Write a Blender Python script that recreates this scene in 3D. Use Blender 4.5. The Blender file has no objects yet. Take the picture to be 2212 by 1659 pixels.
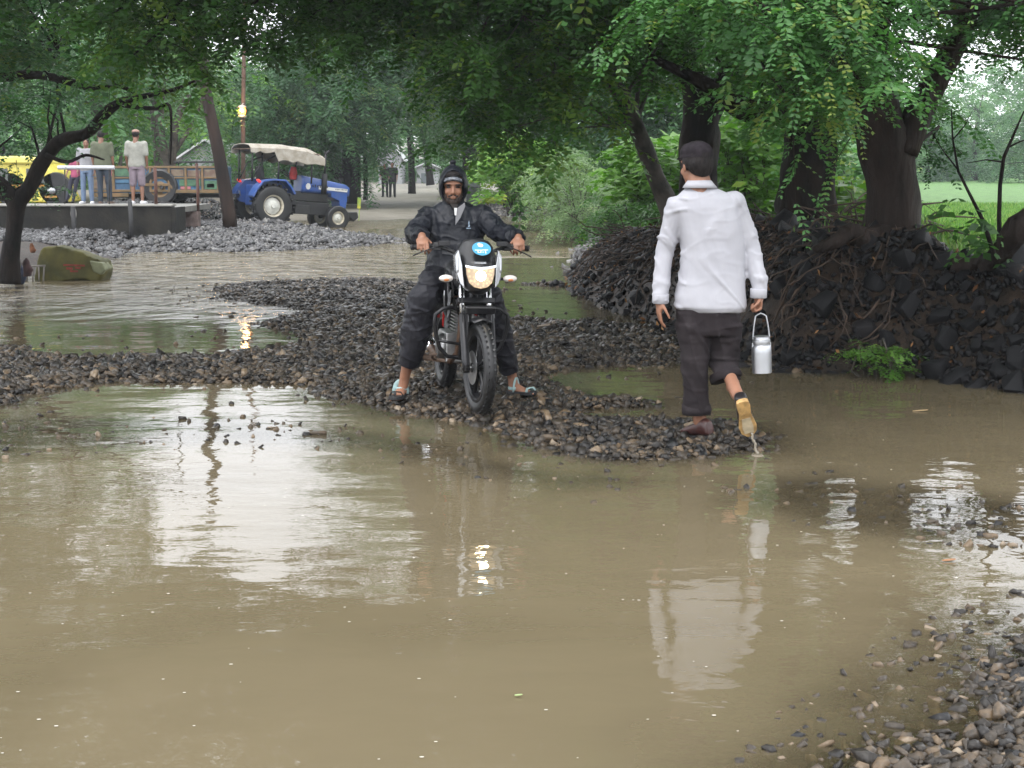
import bpy, bmesh, math, random
import numpy as np
from mathutils import Vector, Matrix, Euler, noise as mnoise

SC = bpy.context.scene
COL = SC.collection
# ------------------------------------------------------------------ camera
CAM_H = 1.58
FPX = 3400.0                       # focal length in pixels of a 2212 px wide picture
PITCH = math.atan2(829.5 - 363.0, FPX)
cam = bpy.data.cameras.new('camera')
cam.sensor_width = 36.0
cam.lens = 36.0 * FPX / 2212.0
cam.clip_start = 0.1
cam.clip_end = 2000.0
camo = bpy.data.objects.new('camera', cam)
COL.objects.link(camo)
camo.location = (0, 0, CAM_H)
camo.rotation_euler = (math.radians(90) - PITCH, 0, 0)
SC.camera = camo
# ------------------------------------------------------------------ sky and sun (overcast)
SUN_EL, SUN_ROT = math.radians(58), math.radians(200)
world = bpy.data.worlds.new('World')
SC.world = world
world.use_nodes = True
wn, wl = world.node_tree.nodes, world.node_tree.links
wn.clear()
wout = wn.new('ShaderNodeOutputWorld')
wbg = wn.new('ShaderNodeBackground')
wsky = wn.new('ShaderNodeTexSky')
wsky.sky_type = 'NISHITA'
wsky.sun_disc = False
wsky.sun_elevation = SUN_EL
wsky.sun_rotation = SUN_ROT
wsky.air_density = 1.6
wsky.dust_density = 6.0
wsky.ozone_density = 0.6
whs = wn.new('ShaderNodeHueSaturation')
whs.inputs['Saturation'].default_value = 0.16
wmx = wn.new('ShaderNodeMix')
wmx.data_type = 'RGBA'
wmx.inputs[0].default_value = 0.55
wmx.inputs[7].default_value = (30.0, 30.6, 32.0, 1)
wl.new(wsky.outputs[0], whs.inputs['Color'])
wl.new(whs.outputs[0], wmx.inputs[6])
wl.new(wmx.outputs[2], wbg.inputs['Color'])
wbg.inputs['Strength'].default_value = 0.12
wl.new(wbg.outputs[0], wout.inputs['Surface'])
sun = bpy.data.lights.new('sun', 'SUN')
sun.energy = 0.7
sun.angle = math.radians(25)
sun.color = (1.0, 0.97, 0.93)
suno = bpy.data.objects.new('sun', sun)
COL.objects.link(suno)
sdir = Vector((math.sin(SUN_ROT) * math.cos(SUN_EL), math.cos(SUN_ROT) * math.cos(SUN_EL), math.sin(SUN_EL)))
suno.rotation_euler = sdir.to_track_quat('Z', 'Y').to_euler()
SC.view_settings.view_transform = 'Standard'
SC.view_settings.look = 'None'
SC.view_settings.exposure = 0.28
SC.view_settings.gamma = 1.0
SC.render.engine = 'CYCLES'
SC.cycles.use_denoising = True
SC.cycles.max_bounces = 6
SC.cycles.diffuse_bounces = 3
SC.cycles.glossy_bounces = 3
SC.cycles.transmission_bounces = 3
SC.cycles.transparent_max_bounces = 6
SC.cycles.volume_bounces = 0
SC.cycles.caustics_reflective = False
SC.cycles.caustics_refractive = False
SC.cycles.sample_clamp_indirect = 6.0

rng = np.random.default_rng(11)
random.seed(11)
# ------------------------------------------------------------------ picture <-> place
cp, sp_ = math.cos(PITCH), math.sin(PITCH)
def ray(u, v):
    a, b = (u - 1106.0) / FPX, (829.5 - v) / FPX
    return np.array([a, cp + sp_ * b, -sp_ + cp * b])
def pt(u, v, Y):
    """world point at distance Y that the photograph shows at u, v (2212 x 1659 view)"""
    d = ray(u, v)
    return Vector((d * (Y / d[1])) + np.array([0, 0, CAM_H]))
def gp(u, v, z=0.0):
    d = ray(u, v)
    return Vector(d * ((z - CAM_H) / d[2]) + np.array([0, 0, CAM_H]))

# ------------------------------------------------------------------ objects
def tag(o, label=None, cat=None, group=None, kind=None):
    if label: o['label'] = label
    if cat: o['category'] = cat
    if group: o['group'] = group
    if kind: o['kind'] = kind
    return o
def thing(name, label, cat, loc=(0, 0, 0), rot=(0, 0, 0), group=None, scale=1.0):
    o = bpy.data.objects.new(name, None)
    o.empty_display_size = 0.2
    COL.objects.link(o)
    o.location = loc
    o.rotation_euler = rot
    o.scale = (scale,) * 3
    return tag(o, label, cat, group)
def copy_tree(o, parent=None):
    c = o.copy(); COL.objects.link(c); c.parent = parent
    for ch in list(o.children):
        copy_tree(ch, c)
    return c
def np_mesh(name, verts, faces_flat, loop_tot, attrs=None, smooth=False):
    """verts (N,3), faces_flat: flat vertex indices, loop_tot: verts per face (int or array)"""
    me = bpy.data.meshes.new(name)
    verts = np.asarray(verts, dtype=np.float32)
    faces_flat = np.asarray(faces_flat, dtype=np.int32).ravel()
    if np.isscalar(loop_tot):
        nf = len(faces_flat) // loop_tot
        lt = np.full(nf, loop_tot, dtype=np.int32)
    else:
        lt = np.asarray(loop_tot, dtype=np.int32); nf = len(lt)
    ls = np.zeros(nf, dtype=np.int32); ls[1:] = np.cumsum(lt)[:-1]
    me.vertices.add(len(verts)); me.vertices.foreach_set('co', verts.ravel())
    me.loops.add(len(faces_flat)); me.loops.foreach_set('vertex_index', faces_flat)
    me.polygons.add(nf); me.polygons.foreach_set('loop_start', ls); me.polygons.foreach_set('loop_total', lt)
    if smooth: me.polygons.foreach_set('use_smooth', np.ones(nf, dtype=bool))
    for k, a in (attrs or {}).items():
        at = me.attributes.new(k, 'FLOAT', 'POINT'); at.data.foreach_set('value', np.asarray(a, dtype=np.float32).ravel())
    me.update(calc_edges=True)
    return me
def link_mesh(name, me, m=None, parent=None):
    me.name = name
    o = bpy.data.objects.new(name, me); COL.objects.link(o)
    if m: me.materials.append(m)
    if parent: o.parent = parent
    return o

def V(*a):
    return Vector(a[0]) if len(a) == 1 else Vector(a)
def frame(d, up=(0, 0, 1)):
    d = Vector(d).normalized(); up = Vector(up)
    if abs(d.dot(up.normalized())) > 0.98: up = Vector((0, 1, 0))
    x = d.cross(up).normalized(); y = x.cross(d).normalized()
    return x, y

class MB:
    """collects primitives and links them as ONE mesh"""
    def __init__(s, origin=(0, 0, 0), M=None):
        s.v, s.f, s.o, s.M = [], [], Vector(origin), M
    def add(s, vs, fs):
        n = len(s.v)
        s.v += [(s.M @ Vector(p)) if s.M else Vector(p) for p in vs]
        s.f += [[i + n for i in f] for f in fs]
        return s
    def rings(s, rs, cap=True, close=False):
        n = len(rs[0]); vs = [p for r in rs for p in r]; fs = []
        m = len(rs)
        for i in range(m if close else m - 1):
            a, b = i * n, ((i + 1) % m) * n
            for j in range(n):
                k = (j + 1) % n
                fs.append([a + j, a + k, b + k, b + j])
        if cap and not close:
            fs.append(list(range(n))[::-1]); fs.append([(m - 1) * n + j for j in range(n)])
        return s.add(vs, fs)
    def box(s, c, d, rot=None):
        R = rot.to_matrix() if rot is not None else Matrix.Identity(3)
        c = Vector(c); h = Vector(d) / 2
        q = [c + R @ Vector((sx * h.x, sy * h.y, sz * h.z)) for sx in (-1, 1) for sy in (-1, 1) for sz in (-1, 1)]
        return s.add(q, [[0, 1, 3, 2], [4, 6, 7, 5], [0, 4, 5, 1], [2, 3, 7, 6], [0, 2, 6, 4], [1, 5, 7, 3]])
    def tube(s, pts, r, n=10, flat=1.0, up=(0, 0, 1), cap=True, close=False, rough=0.0):
        pts = [Vector(p) for p in pts]
        rr = r if hasattr(r, '__len__') else [r] * len(pts)
        rs = []; px = None; m = len(pts)
        for i, p in enumerate(pts):
            if close: d = pts[(i + 1) % m] - pts[i - 1]
            else: d = pts[min(i + 1, m - 1)] - pts[max(i - 1, 0)]
            d.normalize()
            if px is None: x, y = frame(d, up)
            else:
                x = (px - d * px.dot(d)).normalized(); y = x.cross(d).normalized()
            px = x; q = rr[i]
            ra, rb = (q if hasattr(q, '__len__') else (q, q * flat))
            rs.append([p + x * ra * math.cos(t) * (1 + rough * mnoise.noise((p + x * math.cos(t) + y * math.sin(t)) * 3)) + y * rb * math.sin(t) * (1 + rough * mnoise.noise((p + x * math.cos(t) + y * math.sin(t)) * 3)) for t in [2 * math.pi * j / n for j in range(n)]])
        return s.rings(rs, cap, close)
    def ell(s, c, r, R=None, n=12, m=8):
        c = Vector(c); R = R or Matrix.Identity(3)
        r = r if hasattr(r, '__len__') else (r, r, r)
        vs = [c + R @ Vector((0, 0, -r[2]))]
        for i in range(1, m):
            a = math.pi * i / m
            for j in range(n):
                b = 2 * math.pi * j / n
                vs.append(c + R @ Vector((r[0] * math.sin(a) * math.cos(b), r[1] * math.sin(a) * math.sin(b), -r[2] * math.cos(a))))
        vs.append(c + R @ Vector((0, 0, r[2])))
        fs = [[0, 1 + (j + 1) % n, 1 + j] for j in range(n)]
        for i in range(m - 2):
            for j in range(n):
                a = 1 + i * n; k = (j + 1) % n
                fs.append([a + j, a + k, a + n + k, a + n + j])
        L = len(vs) - 1; a = 1 + (m - 2) * n
        fs += [[a + j, a + (j + 1) % n, L] for j in range(n)]
        return s.add(vs, fs)
    def cap(s, a, b, ra, rb, n=14):
        """tapered limb with rounded ends"""
        a, b = Vector(a), Vector(b)
        s.tube([a, a.lerp(b, .5), b], [ra, (ra + rb) / 2, rb], n)
        s.ell(a, ra, n=n); s.ell(b, rb, n=n)
        return s
    def lathe(s, prof, c=(0, 0, 0), ax=(0, 0, 1), n=24, close=False):
        c = Vector(c); ax = Vector(ax).normalized(); x, y = frame(ax, (0, 0, 1))
        rs = [[c + ax * h + x * r * math.cos(2 * math.pi * j / n) + y * r * math.sin(2 * math.pi * j / n) for j in range(n)] for r, h in prof]
        return s.rings(rs, True, close)
    def torus(s, c, R, r, ax=(0, 1, 0), n=40, k=10, flat=1.0):
        prof = [(R + r * math.cos(2 * math.pi * i / k), r * flat * math.sin(2 * math.pi * i / k)) for i in range(k)]
        return s.lathe(prof, c, ax, n, close=True)
    def prism(s, poly, o, X, Y, Z):
        """polygon (a,b) in plane X,Y at o, extruded by vector Z"""
        o, X, Y, Z = Vector(o), Vector(X), Vector(Y), Vector(Z)
        b = [o + X * p[0] + Y * p[1] for p in poly]; t = [p + Z for p in b]; n = len(poly)
        return s.add(b + t, [list(range(n))[::-1], list(range(n, 2 * n))] + [[i, (i + 1) % n, n + (i + 1) % n, n + i] for i in range(n)])
    def loft(s, secs, n=20, ex=2.0):
        """secs: (centre, rx, ry[, X, Y]) superellipse sections"""
        rs = []
        for q in secs:
            c, rx, ry = Vector(q[0]), q[1], q[2]
            X, Y = (Vector(q[3]), Vector(q[4])) if len(q) > 3 else (Vector((1, 0, 0)), Vector((0, 1, 0)))
            ring = []
            for j in range(n):
                t = 2 * math.pi * j / n; ct, st = math.cos(t), math.sin(t)
                ring.append(c + X * rx * math.copysign(abs(ct) ** (2 / ex), ct) + Y * ry * math.copysign(abs(st) ** (2 / ex), st))
            rs.append(ring)
        return s.rings(rs)
    def build(s, name, m, parent=None, smooth=False, bevel=0, remesh=0, sm=0, disp=None, sub=0, auto=False):
        o = s.o
        me = bpy.data.meshes.new(name)
        me.from_pydata([tuple(p - o) for p in s.v], [], s.f)
        me.update()
        bm = bmesh.new(); bm.from_mesh(me)
        bmesh.ops.recalc_face_normals(bm, faces=bm.faces); bm.to_mesh(me); bm.free()
        if bevel or remesh or sub:
            t = bpy.data.objects.new('tmp', me); COL.objects.link(t)
            if bevel:
                q = t.modifiers.new('b', 'BEVEL'); q.width = bevel; q.segments = 2; q.limit_method = 'ANGLE'; q.angle_limit = math.radians(40)
            if sub:
                q = t.modifiers.new('s', 'SUBSURF'); q.levels = sub; q.render_levels = sub
            if remesh:
                q = t.modifiers.new('r', 'REMESH'); q.mode = 'VOXEL'; q.voxel_size = remesh; q.use_smooth_shade = True
                if sm:
                    q = t.modifiers.new('m', 'SMOOTH'); q.factor = 0.5; q.iterations = sm
            dg = bpy.context.evaluated_depsgraph_get()
            n2 = bpy.data.meshes.new_from_object(t.evaluated_get(dg))
            bpy.data.objects.remove(t); bpy.data.meshes.remove(me); me = n2
        if disp:
            no = [v.normal.copy() for v in me.vertices]
            for i, v in enumerate(me.vertices):
                d = disp(v.co + o, no[i])
                v.co += no[i] * d if not isinstance(d, Vector) else d
            me.update()
        if smooth or remesh:
            me.polygons.foreach_set('use_smooth', [True] * len(me.polygons))
        if auto:
            try: me.set_sharp_from_angle(angle=math.radians(auto if auto > 1 else 35)); me.polygons.foreach_set('use_smooth', [True] * len(me.polygons))
            except Exception: pass
        me.materials.clear()
        return link_mesh(name, me, m, parent)

# ------------------------------------------------------------------ materials
MATS = {}
def mat(name, col, rough=0.6, metal=0.0, spec=0.5, var=0.0, vscale=8.0, col2=None, bump=0.0, bscale=30.0, emit=None, es=0.0, coat=0.0, sheen=0.0, stretch=None, detail=6.0, trans=0.0):
    if name in MATS: return MATS[name]
    m = bpy.data.materials.new(name); m.use_nodes = True
    nt = m.node_tree; N, L = nt.nodes, nt.links
    b = N['Principled BSDF']
    b.inputs['Base Color'].default_value = (*col, 1)
    b.inputs['Roughness'].default_value = rough
    b.inputs['Metallic'].default_value = metal
    b.inputs['Specular IOR Level'].default_value = spec
    if coat: b.inputs['Coat Weight'].default_value = coat
    if trans: b.inputs['Transmission Weight'].default_value = trans
    if emit: b.inputs['Emission Color'].default_value = (*emit, 1); b.inputs['Emission Strength'].default_value = es
    if var or col2 or bump:
        tc = N.new('ShaderNodeTexCoord'); mp = N.new('ShaderNodeMapping'); L.new(tc.outputs['Object'], mp.inputs[0])
        if stretch: mp.inputs['Scale'].default_value = stretch
    if var or col2:
        no = N.new('ShaderNodeTexNoise'); no.inputs['Scale'].default_value = vscale; no.inputs['Detail'].default_value = detail
        L.new(mp.outputs[0], no.inputs['Vector'])
        cr = N.new('ShaderNodeValToRGB')
        c2 = col2 or tuple(min(1, c * (1 + var)) for c in col); c1 = col if col2 else tuple(c * (1 - var) for c in col)
        cr.color_ramp.elements[0].position = .35; cr.color_ramp.elements[0].color = (*c1, 1)
        cr.color_ramp.elements[1].position = .65; cr.color_ramp.elements[1].color = (*c2, 1)
        L.new(no.outputs['Fac'], cr.inputs[0]); L.new(cr.outputs[0], b.inputs['Base Color'])
    if bump:
        n2 = N.new('ShaderNodeTexNoise'); n2.inputs['Scale'].default_value = bscale; n2.inputs['Detail'].default_value = 8
        L.new(mp.outputs[0], n2.inputs['Vector'])
        bp = N.new('ShaderNodeBump'); bp.inputs['Strength'].default_value = 1.0; bp.inputs['Distance'].default_value = bump
        L.new(n2.outputs['Fac'], bp.inputs['Height']); L.new(bp.outputs[0], b.inputs['Normal'])
    MATS[name] = m
    return m
def leaf_mat(name, dark, light, yellow=(.16, .2, .03), trans=0.35, rough=0.42):
    m = bpy.data.materials.new(name); m.use_nodes = True
    N, L = m.node_tree.nodes, m.node_tree.links
    b = N['Principled BSDF']; out = N['Material Output']
    at = N.new('ShaderNodeAttribute'); at.attribute_name = 'tint'
    cr = N.new('ShaderNodeValToRGB'); e = cr.color_ramp.elements
    e[0].position = 0; e[0].color = (*dark, 1); e[1].position = .8; e[1].color = (*light, 1)
    x = e.new(.97); x.color = (*yellow, 1)
    L.new(at.outputs['Fac'], cr.inputs[0]); L.new(cr.outputs[0], b.inputs['Base Color'])
    b.inputs['Roughness'].default_value = rough; b.inputs['Specular IOR Level'].default_value = .35
    tr = N.new('ShaderNodeBsdfTranslucent'); g = N.new('ShaderNodeMix'); g.data_type = 'RGBA'; g.blend_type = 'MULTIPLY'; g.inputs[0].default_value = 1
    g.inputs[7].default_value = (1.0, 1.3, .6, 1)
    L.new(cr.outputs[0], g.inputs[6]); L.new(g.outputs[2], tr.inputs[0])
    mx = N.new('ShaderNodeMixShader'); mx.inputs[0].default_value = trans
    L.new(b.outputs[0], mx.inputs[1]); L.new(tr.outputs[0], mx.inputs[2]); L.new(mx.outputs[0], out.inputs[0])
    return m
# ================================================================== ground, water, gravel
def vnoise(x, y, seed=0):
    r = np.random.default_rng(seed + 77).random((256, 256))
    xi, yi = np.floor(x).astype(int), np.floor(y).astype(int)
    fx, fy = x - xi, y - yi
    fx = fx * fx * (3 - 2 * fx); fy = fy * fy * (3 - 2 * fy)
    a = r[xi % 256, yi % 256]; b = r[(xi + 1) % 256, yi % 256]; c = r[xi % 256, (yi + 1) % 256]; d = r[(xi + 1) % 256, (yi + 1) % 256]
    return (a * (1 - fx) + b * fx) * (1 - fy) + (c * (1 - fx) + d * fx) * fy
def fbm(x, y, s, seed=0, o=4):
    t = 0; a = 1; n = 0
    for i in range(o):
        t = t + a * (vnoise(x * s, y * s, seed + i) - .5); n += a * .5; a *= .5; s *= 2.03
    return t / n
def sdist(x, y, poly):
    """signed distance, positive inside"""
    P = np.array(poly, dtype=float); d = np.full(x.shape, 1e9); ins = np.zeros(x.shape, bool)
    for i in range(len(P)):
        a, b = P[i], P[(i + 1) % len(P)]
        e = b - a; w0, w1 = x - a[0], y - a[1]
        t = np.clip((w0 * e[0] + w1 * e[1]) / (e @ e + 1e-12), 0, 1)
        d = np.minimum(d, (w0 - e[0] * t) ** 2 + (w1 - e[1] * t) ** 2)
        c = ((a[1] > y) != (b[1] > y)) & (x < (b[0] - a[0]) * (y - a[1]) / (b[1] - a[1] + 1e-12) + a[0])
        ins ^= c
    d = np.sqrt(d)
    return np.where(ins, d, -d)
def sstep(a, b, x):
    t = np.clip((x - a) / (b - a), 0, 1); return t * t * (3 - 2 * t)
def W(pl, z=0.0):
    return [tuple(gp(u, v, z)[:2]) for u, v in pl]
ISL_A = W([(-300, 765), (60, 748), (180, 768), (420, 765), (520, 752), (600, 742), (640, 722), (560, 712), (520, 700), (600, 690), (640, 672), (560, 662), (440, 640), (420, 626),
           (560, 612), (760, 603), (880, 606), (930, 615), (960, 640), (1000, 672), (1100, 684), (1230, 690), (1400, 700), (1480, 720),
           (1700, 770), (1660, 800), (1480, 790), (1300, 800), (1235, 812), (1240, 840), (1330, 858), (1450, 862), (1440, 880),
           (1330, 890), (1480, 903), (1640, 912), (1700, 945), (1670, 978), (1500, 1000), (1300, 1003), (1180, 985), (1020, 940),
           (980, 920), (800, 900), (700, 866), (640, 835), (240, 835), (90, 862), (60, 880), (-300, 900)])
ISL_B = W([(1830, 1640), (1900, 1590), (2010, 1540), (2100, 1480), (2190, 1420), (2330, 1370), (3000, 1320), (3000, 2300), (1750, 2300), (1790, 1750)])
ISL_C = W([(380, 478), (480, 470), (600, 490), (760, 505), (880, 518), (840, 528), (700, 538), (560, 543), (300, 545), (235, 552), (225, 600), (-300, 606), (-400, 515), (250, 515)])
STRIP = W([(1085, 608), (1215, 612), (1225, 617), (1085, 615)])
SUB1 = W([(1560, 1030), (1800, 1020), (2100, 1060), (2300, 1080), (2300, 1190), (2000, 1170), (1700, 1130), (1580, 1090)])
SUB2 = W([(-300, 905), (100, 890), (600, 900), (900, 930), (1150, 1010), (1500, 1040), (1200, 1060), (800, 985), (300, 975), (-300, 1010)])
SUB3 = W([(1540, 1520), (1700, 1440), (1950, 1320), (2300, 1230), (2600, 1700), (2500, 1900), (1400, 1900)])
BANK = W([(1060, 452), (1130, 470), (1235, 483), (1262, 500), (1245, 530), (1222, 575), (1213, 600), (1235, 640), (1330, 680), (1440, 715), (1560, 775), (1660, 800), (1760, 806), (1850, 806), (1950, 812), (2060, 830), (2212, 858), (2500, 900)]) + [(7, 8.6), (12, 3), (30, -10), (300, -60), (300, 500), (-.8, 500), (-.8, 75)]
PLAT = [(-90, 37.2), (-9.8, 37.2), (-9.2, 38.5), (-9.0, 41), (-9.2, 47), (-9, 55), (-12, 70), (-12, 500), (-300, 500), (-300, 37.2)]
LEFT = W([(-300, 600), (40, 602), (120, 596), (215, 575), (228, 560)]) + [(-7.2, 33.4), (-7.2, 38), (-60, 38), (-60, 22)]
FAR = [(-60, 49.5), (-6, 47.5), (-3.4, 48), (-1, 53), (1.2, 52), (4, 50), (300, 50), (300, 800), (-300, 800), (-300, 49)]
def height(x, y):
    wob = fbm(x, y, .9, 3) * .22 + fbm(x, y, 3.5, 5) * .13
    wf = np.clip(y / 12, .4, 3)
    h = np.full(x.shape, -.20) + fbm(x, y, .5, 8) * .05
    a = np.maximum(sdist(x, y, ISL_A), sdist(x, y, STRIP) + .02) + wob * wf
    b = sdist(x, y, ISL_B) + wob * .7
    h = np.maximum(h, -.17 + .195 * sstep(-.5, .45, a) + .02 * sstep(.3, 2, a))
    h = np.maximum(h, -.15 + .165 * sstep(-1.0, .35, b))
    h = np.maximum(h, -.15 + .125 * sstep(-.3, .35, sdist(x, y, SUB1) + wob))
    h = np.maximum(h, -.15 + .118 * sstep(-.3, .35, sdist(x, y, SUB2) + wob))
    h = np.maximum(h, -.16 + .115 * sstep(-.25, .3, sdist(x, y, SUB3) + wob * .6))
    c = sdist(x, y, ISL_C) + wob * 2
    h = np.maximum(h, -.17 + .25 * sstep(-1.2, 1.2, c) + .12 * sstep(-8.3, -5.8, -np.abs(x + 6.8) * 1.6 - np.abs(y - 38.5) * .4 - 4) * (c > 0))
    l = sdist(x, y, LEFT)
    h = np.maximum(h, -.17 + .45 * sstep(-.4, 1.5, l + wob))
    p = sdist(x, y, PLAT)
    h = np.maximum(h, -.17 + .86 * sstep(-2.0, .1, p + wob * .4) * (y > 37.1))
    f = sdist(x, y, FAR) + wob * 3
    h = np.maximum(h, -.17 + .3 * sstep(-5, 5, f) + .55 * sstep(8, 120, f))
    k = sdist(x, y, BANK) + wob * .5
    top = np.interp(y, [0, 15.5, 22, 30], [1.0, 1.0, .66, .5]) - .17 * sstep(.255, .29, x / np.maximum(y, 1)) * (y < 22)
    prof = -.2 + (top + .2) * sstep(-.25, .95, k) - (top - .62) * sstep(3.0, 7.5, k)
    h = np.where(k > -.25, np.maximum(h * (k < .8) + prof * (k >= .8), prof), h)
    h = h + (fbm(x, y, 2.2, 15) * .018 + fbm(x, y, 7, 17) * .008) * np.clip(y / 9, .5, 2)
    h = h + fbm(x, y, 1.1, 21) * .09 * (k > .3) * (k < 6)
    h = h + 9 * sstep(150, 480, y)
    return h, a, b, c, k
rows = np.concatenate([np.linspace(-60, 0, 16), 1.0 + 499 * (np.linspace(0, 1, 520) ** 2.6)])
rows = rows[(rows < 1.0) | (rows > 1.0 - 1e-6)]
s_in = np.linspace(-1, 1, 330)
def grid(rows, outer=True, ymax=None):
    R = []
    for yv in rows:
        w = 2.6 + .46 * max(yv, 0)
        xs = s_in * w
        if outer:
            o_ = np.array([1.25, 1.7, 2.6, 5, 12]); ex = w * o_; ex[-1] = max(400, ex[-1])
            xs = np.concatenate([-ex[::-1], xs, ex])
        R.append(np.stack([xs, np.full_like(xs, yv)], -1))
    A = np.array(R); return A
def grid_mesh(name, A, Z, attrs):
    ny, nx = A.shape[:2]
    v = np.concatenate([A, Z[..., None]], -1).reshape(-1, 3)
    i = np.arange((ny - 1) * nx).reshape(ny - 1, nx)[:, :-1].ravel()
    f = np.stack([i, i + 1, i + nx + 1, i + nx], -1)
    return np_mesh(name, v, f, 4, {k: a.ravel() for k, a in attrs.items()}, True)
GA = grid(rows)
GX, GY = GA[..., 0], GA[..., 1]
GH, Ga, Gb, Gc, Gk = height(GX, GY)
grass = sstep(1.6, 3.2, Gk + fbm(GX, GY, .8, 31) * 1.6) * (GY > 4)
soilband = sstep(.1, .5, fbm(GX * .25, GY, .05, 41)) * sstep(30, 45, GY) * (1 - sstep(75, 95, GY))
mud = sstep(44, 52, GY) * (Gk < .5)
bankm = np.maximum(sstep(-.3, .2, Gk), sstep(-.4, .2, sdist(GX, GY, LEFT)))
def ground_mat():
    m = bpy.data.materials.new('ground'); m.use_nodes = True
    N, L = m.node_tree.nodes, m.node_tree.links; b = N['Principled BSDF']
    tc = N.new('ShaderNodeTexCoord')
    def noise(s, d=8, r=.6):
        n = N.new('ShaderNodeTexNoise'); n.inputs['Scale'].default_value = s; n.inputs['Detail'].default_value = d; n.inputs['Roughness'].default_value = r
        L.new(tc.outputs['Object'], n.inputs['Vector']); return n.outputs['Fac']
    def ramp(f, *st):
        r = N.new('ShaderNodeValToRGB'); e = r.color_ramp.elements
        e[0].position, e[0].color = st[0][0], (*st[0][1], 1); e[1].position, e[1].color = st[-1][0], (*st[-1][1], 1)
        for p, c in st[1:-1]: q = e.new(p); q.color = (*c, 1)
        L.new(f, r.inputs[0]); return r.outputs[0]
    def mix(f, a, c):
        x = N.new('ShaderNodeMix'); x.data_type = 'RGBA'; L.new(f, x.inputs[0]); L.new(a, x.inputs[6]); L.new(c, x.inputs[7]); return x.outputs[2]
    def attr(n):
        a = N.new('ShaderNodeAttribute'); a.attribute_name = n; return a.outputs['Fac']
    grav = ramp(noise(26), (.3, (.012, .011, .010)), (.52, (.05, .045, .038)), (.7, (.12, .10, .075)))
    mudc = ramp(noise(1.2), (.3, (.17, .155, .125)), (.7, (.28, .26, .22)))
    bank = ramp(noise(9), (.3, (.008, .006, .004)), (.6, (.030, .019, .012)), (.75, (.07, .038, .020)))
    gr = ramp(noise(3), (.3, (.04, .105, .018)), (.6, (.09, .21, .035)), (.8, (.13, .26, .055)))
    soil = ramp(noise(2), (.3, (.15, .15, .10)), (.7, (.24, .23, .16)))
    c = mix(attr('mud'), grav, mudc); c = mix(attr('bank'), c, bank)
    g2 = mix(attr('soil'), gr, soil); c = mix(attr('grass'), c, g2)
    L.new(c, b.inputs['Base Color'])
    b.inputs['Roughness'].default_value = .62; b.inputs['Specular IOR Level'].default_value = .25
    bp = N.new('ShaderNodeBump'); bp.inputs['Distance'].default_value = .02; L.new(noise(30), bp.inputs['Height']); L.new(bp.outputs[0], b.inputs['Normal'])
    return m
ground = link_mesh('ground', grid_mesh('ground', GA, GH, {'mud': mud, 'bank': bankm, 'grass': grass, 'soil': soilband}), ground_mat())
tag(ground, kind='structure')
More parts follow.
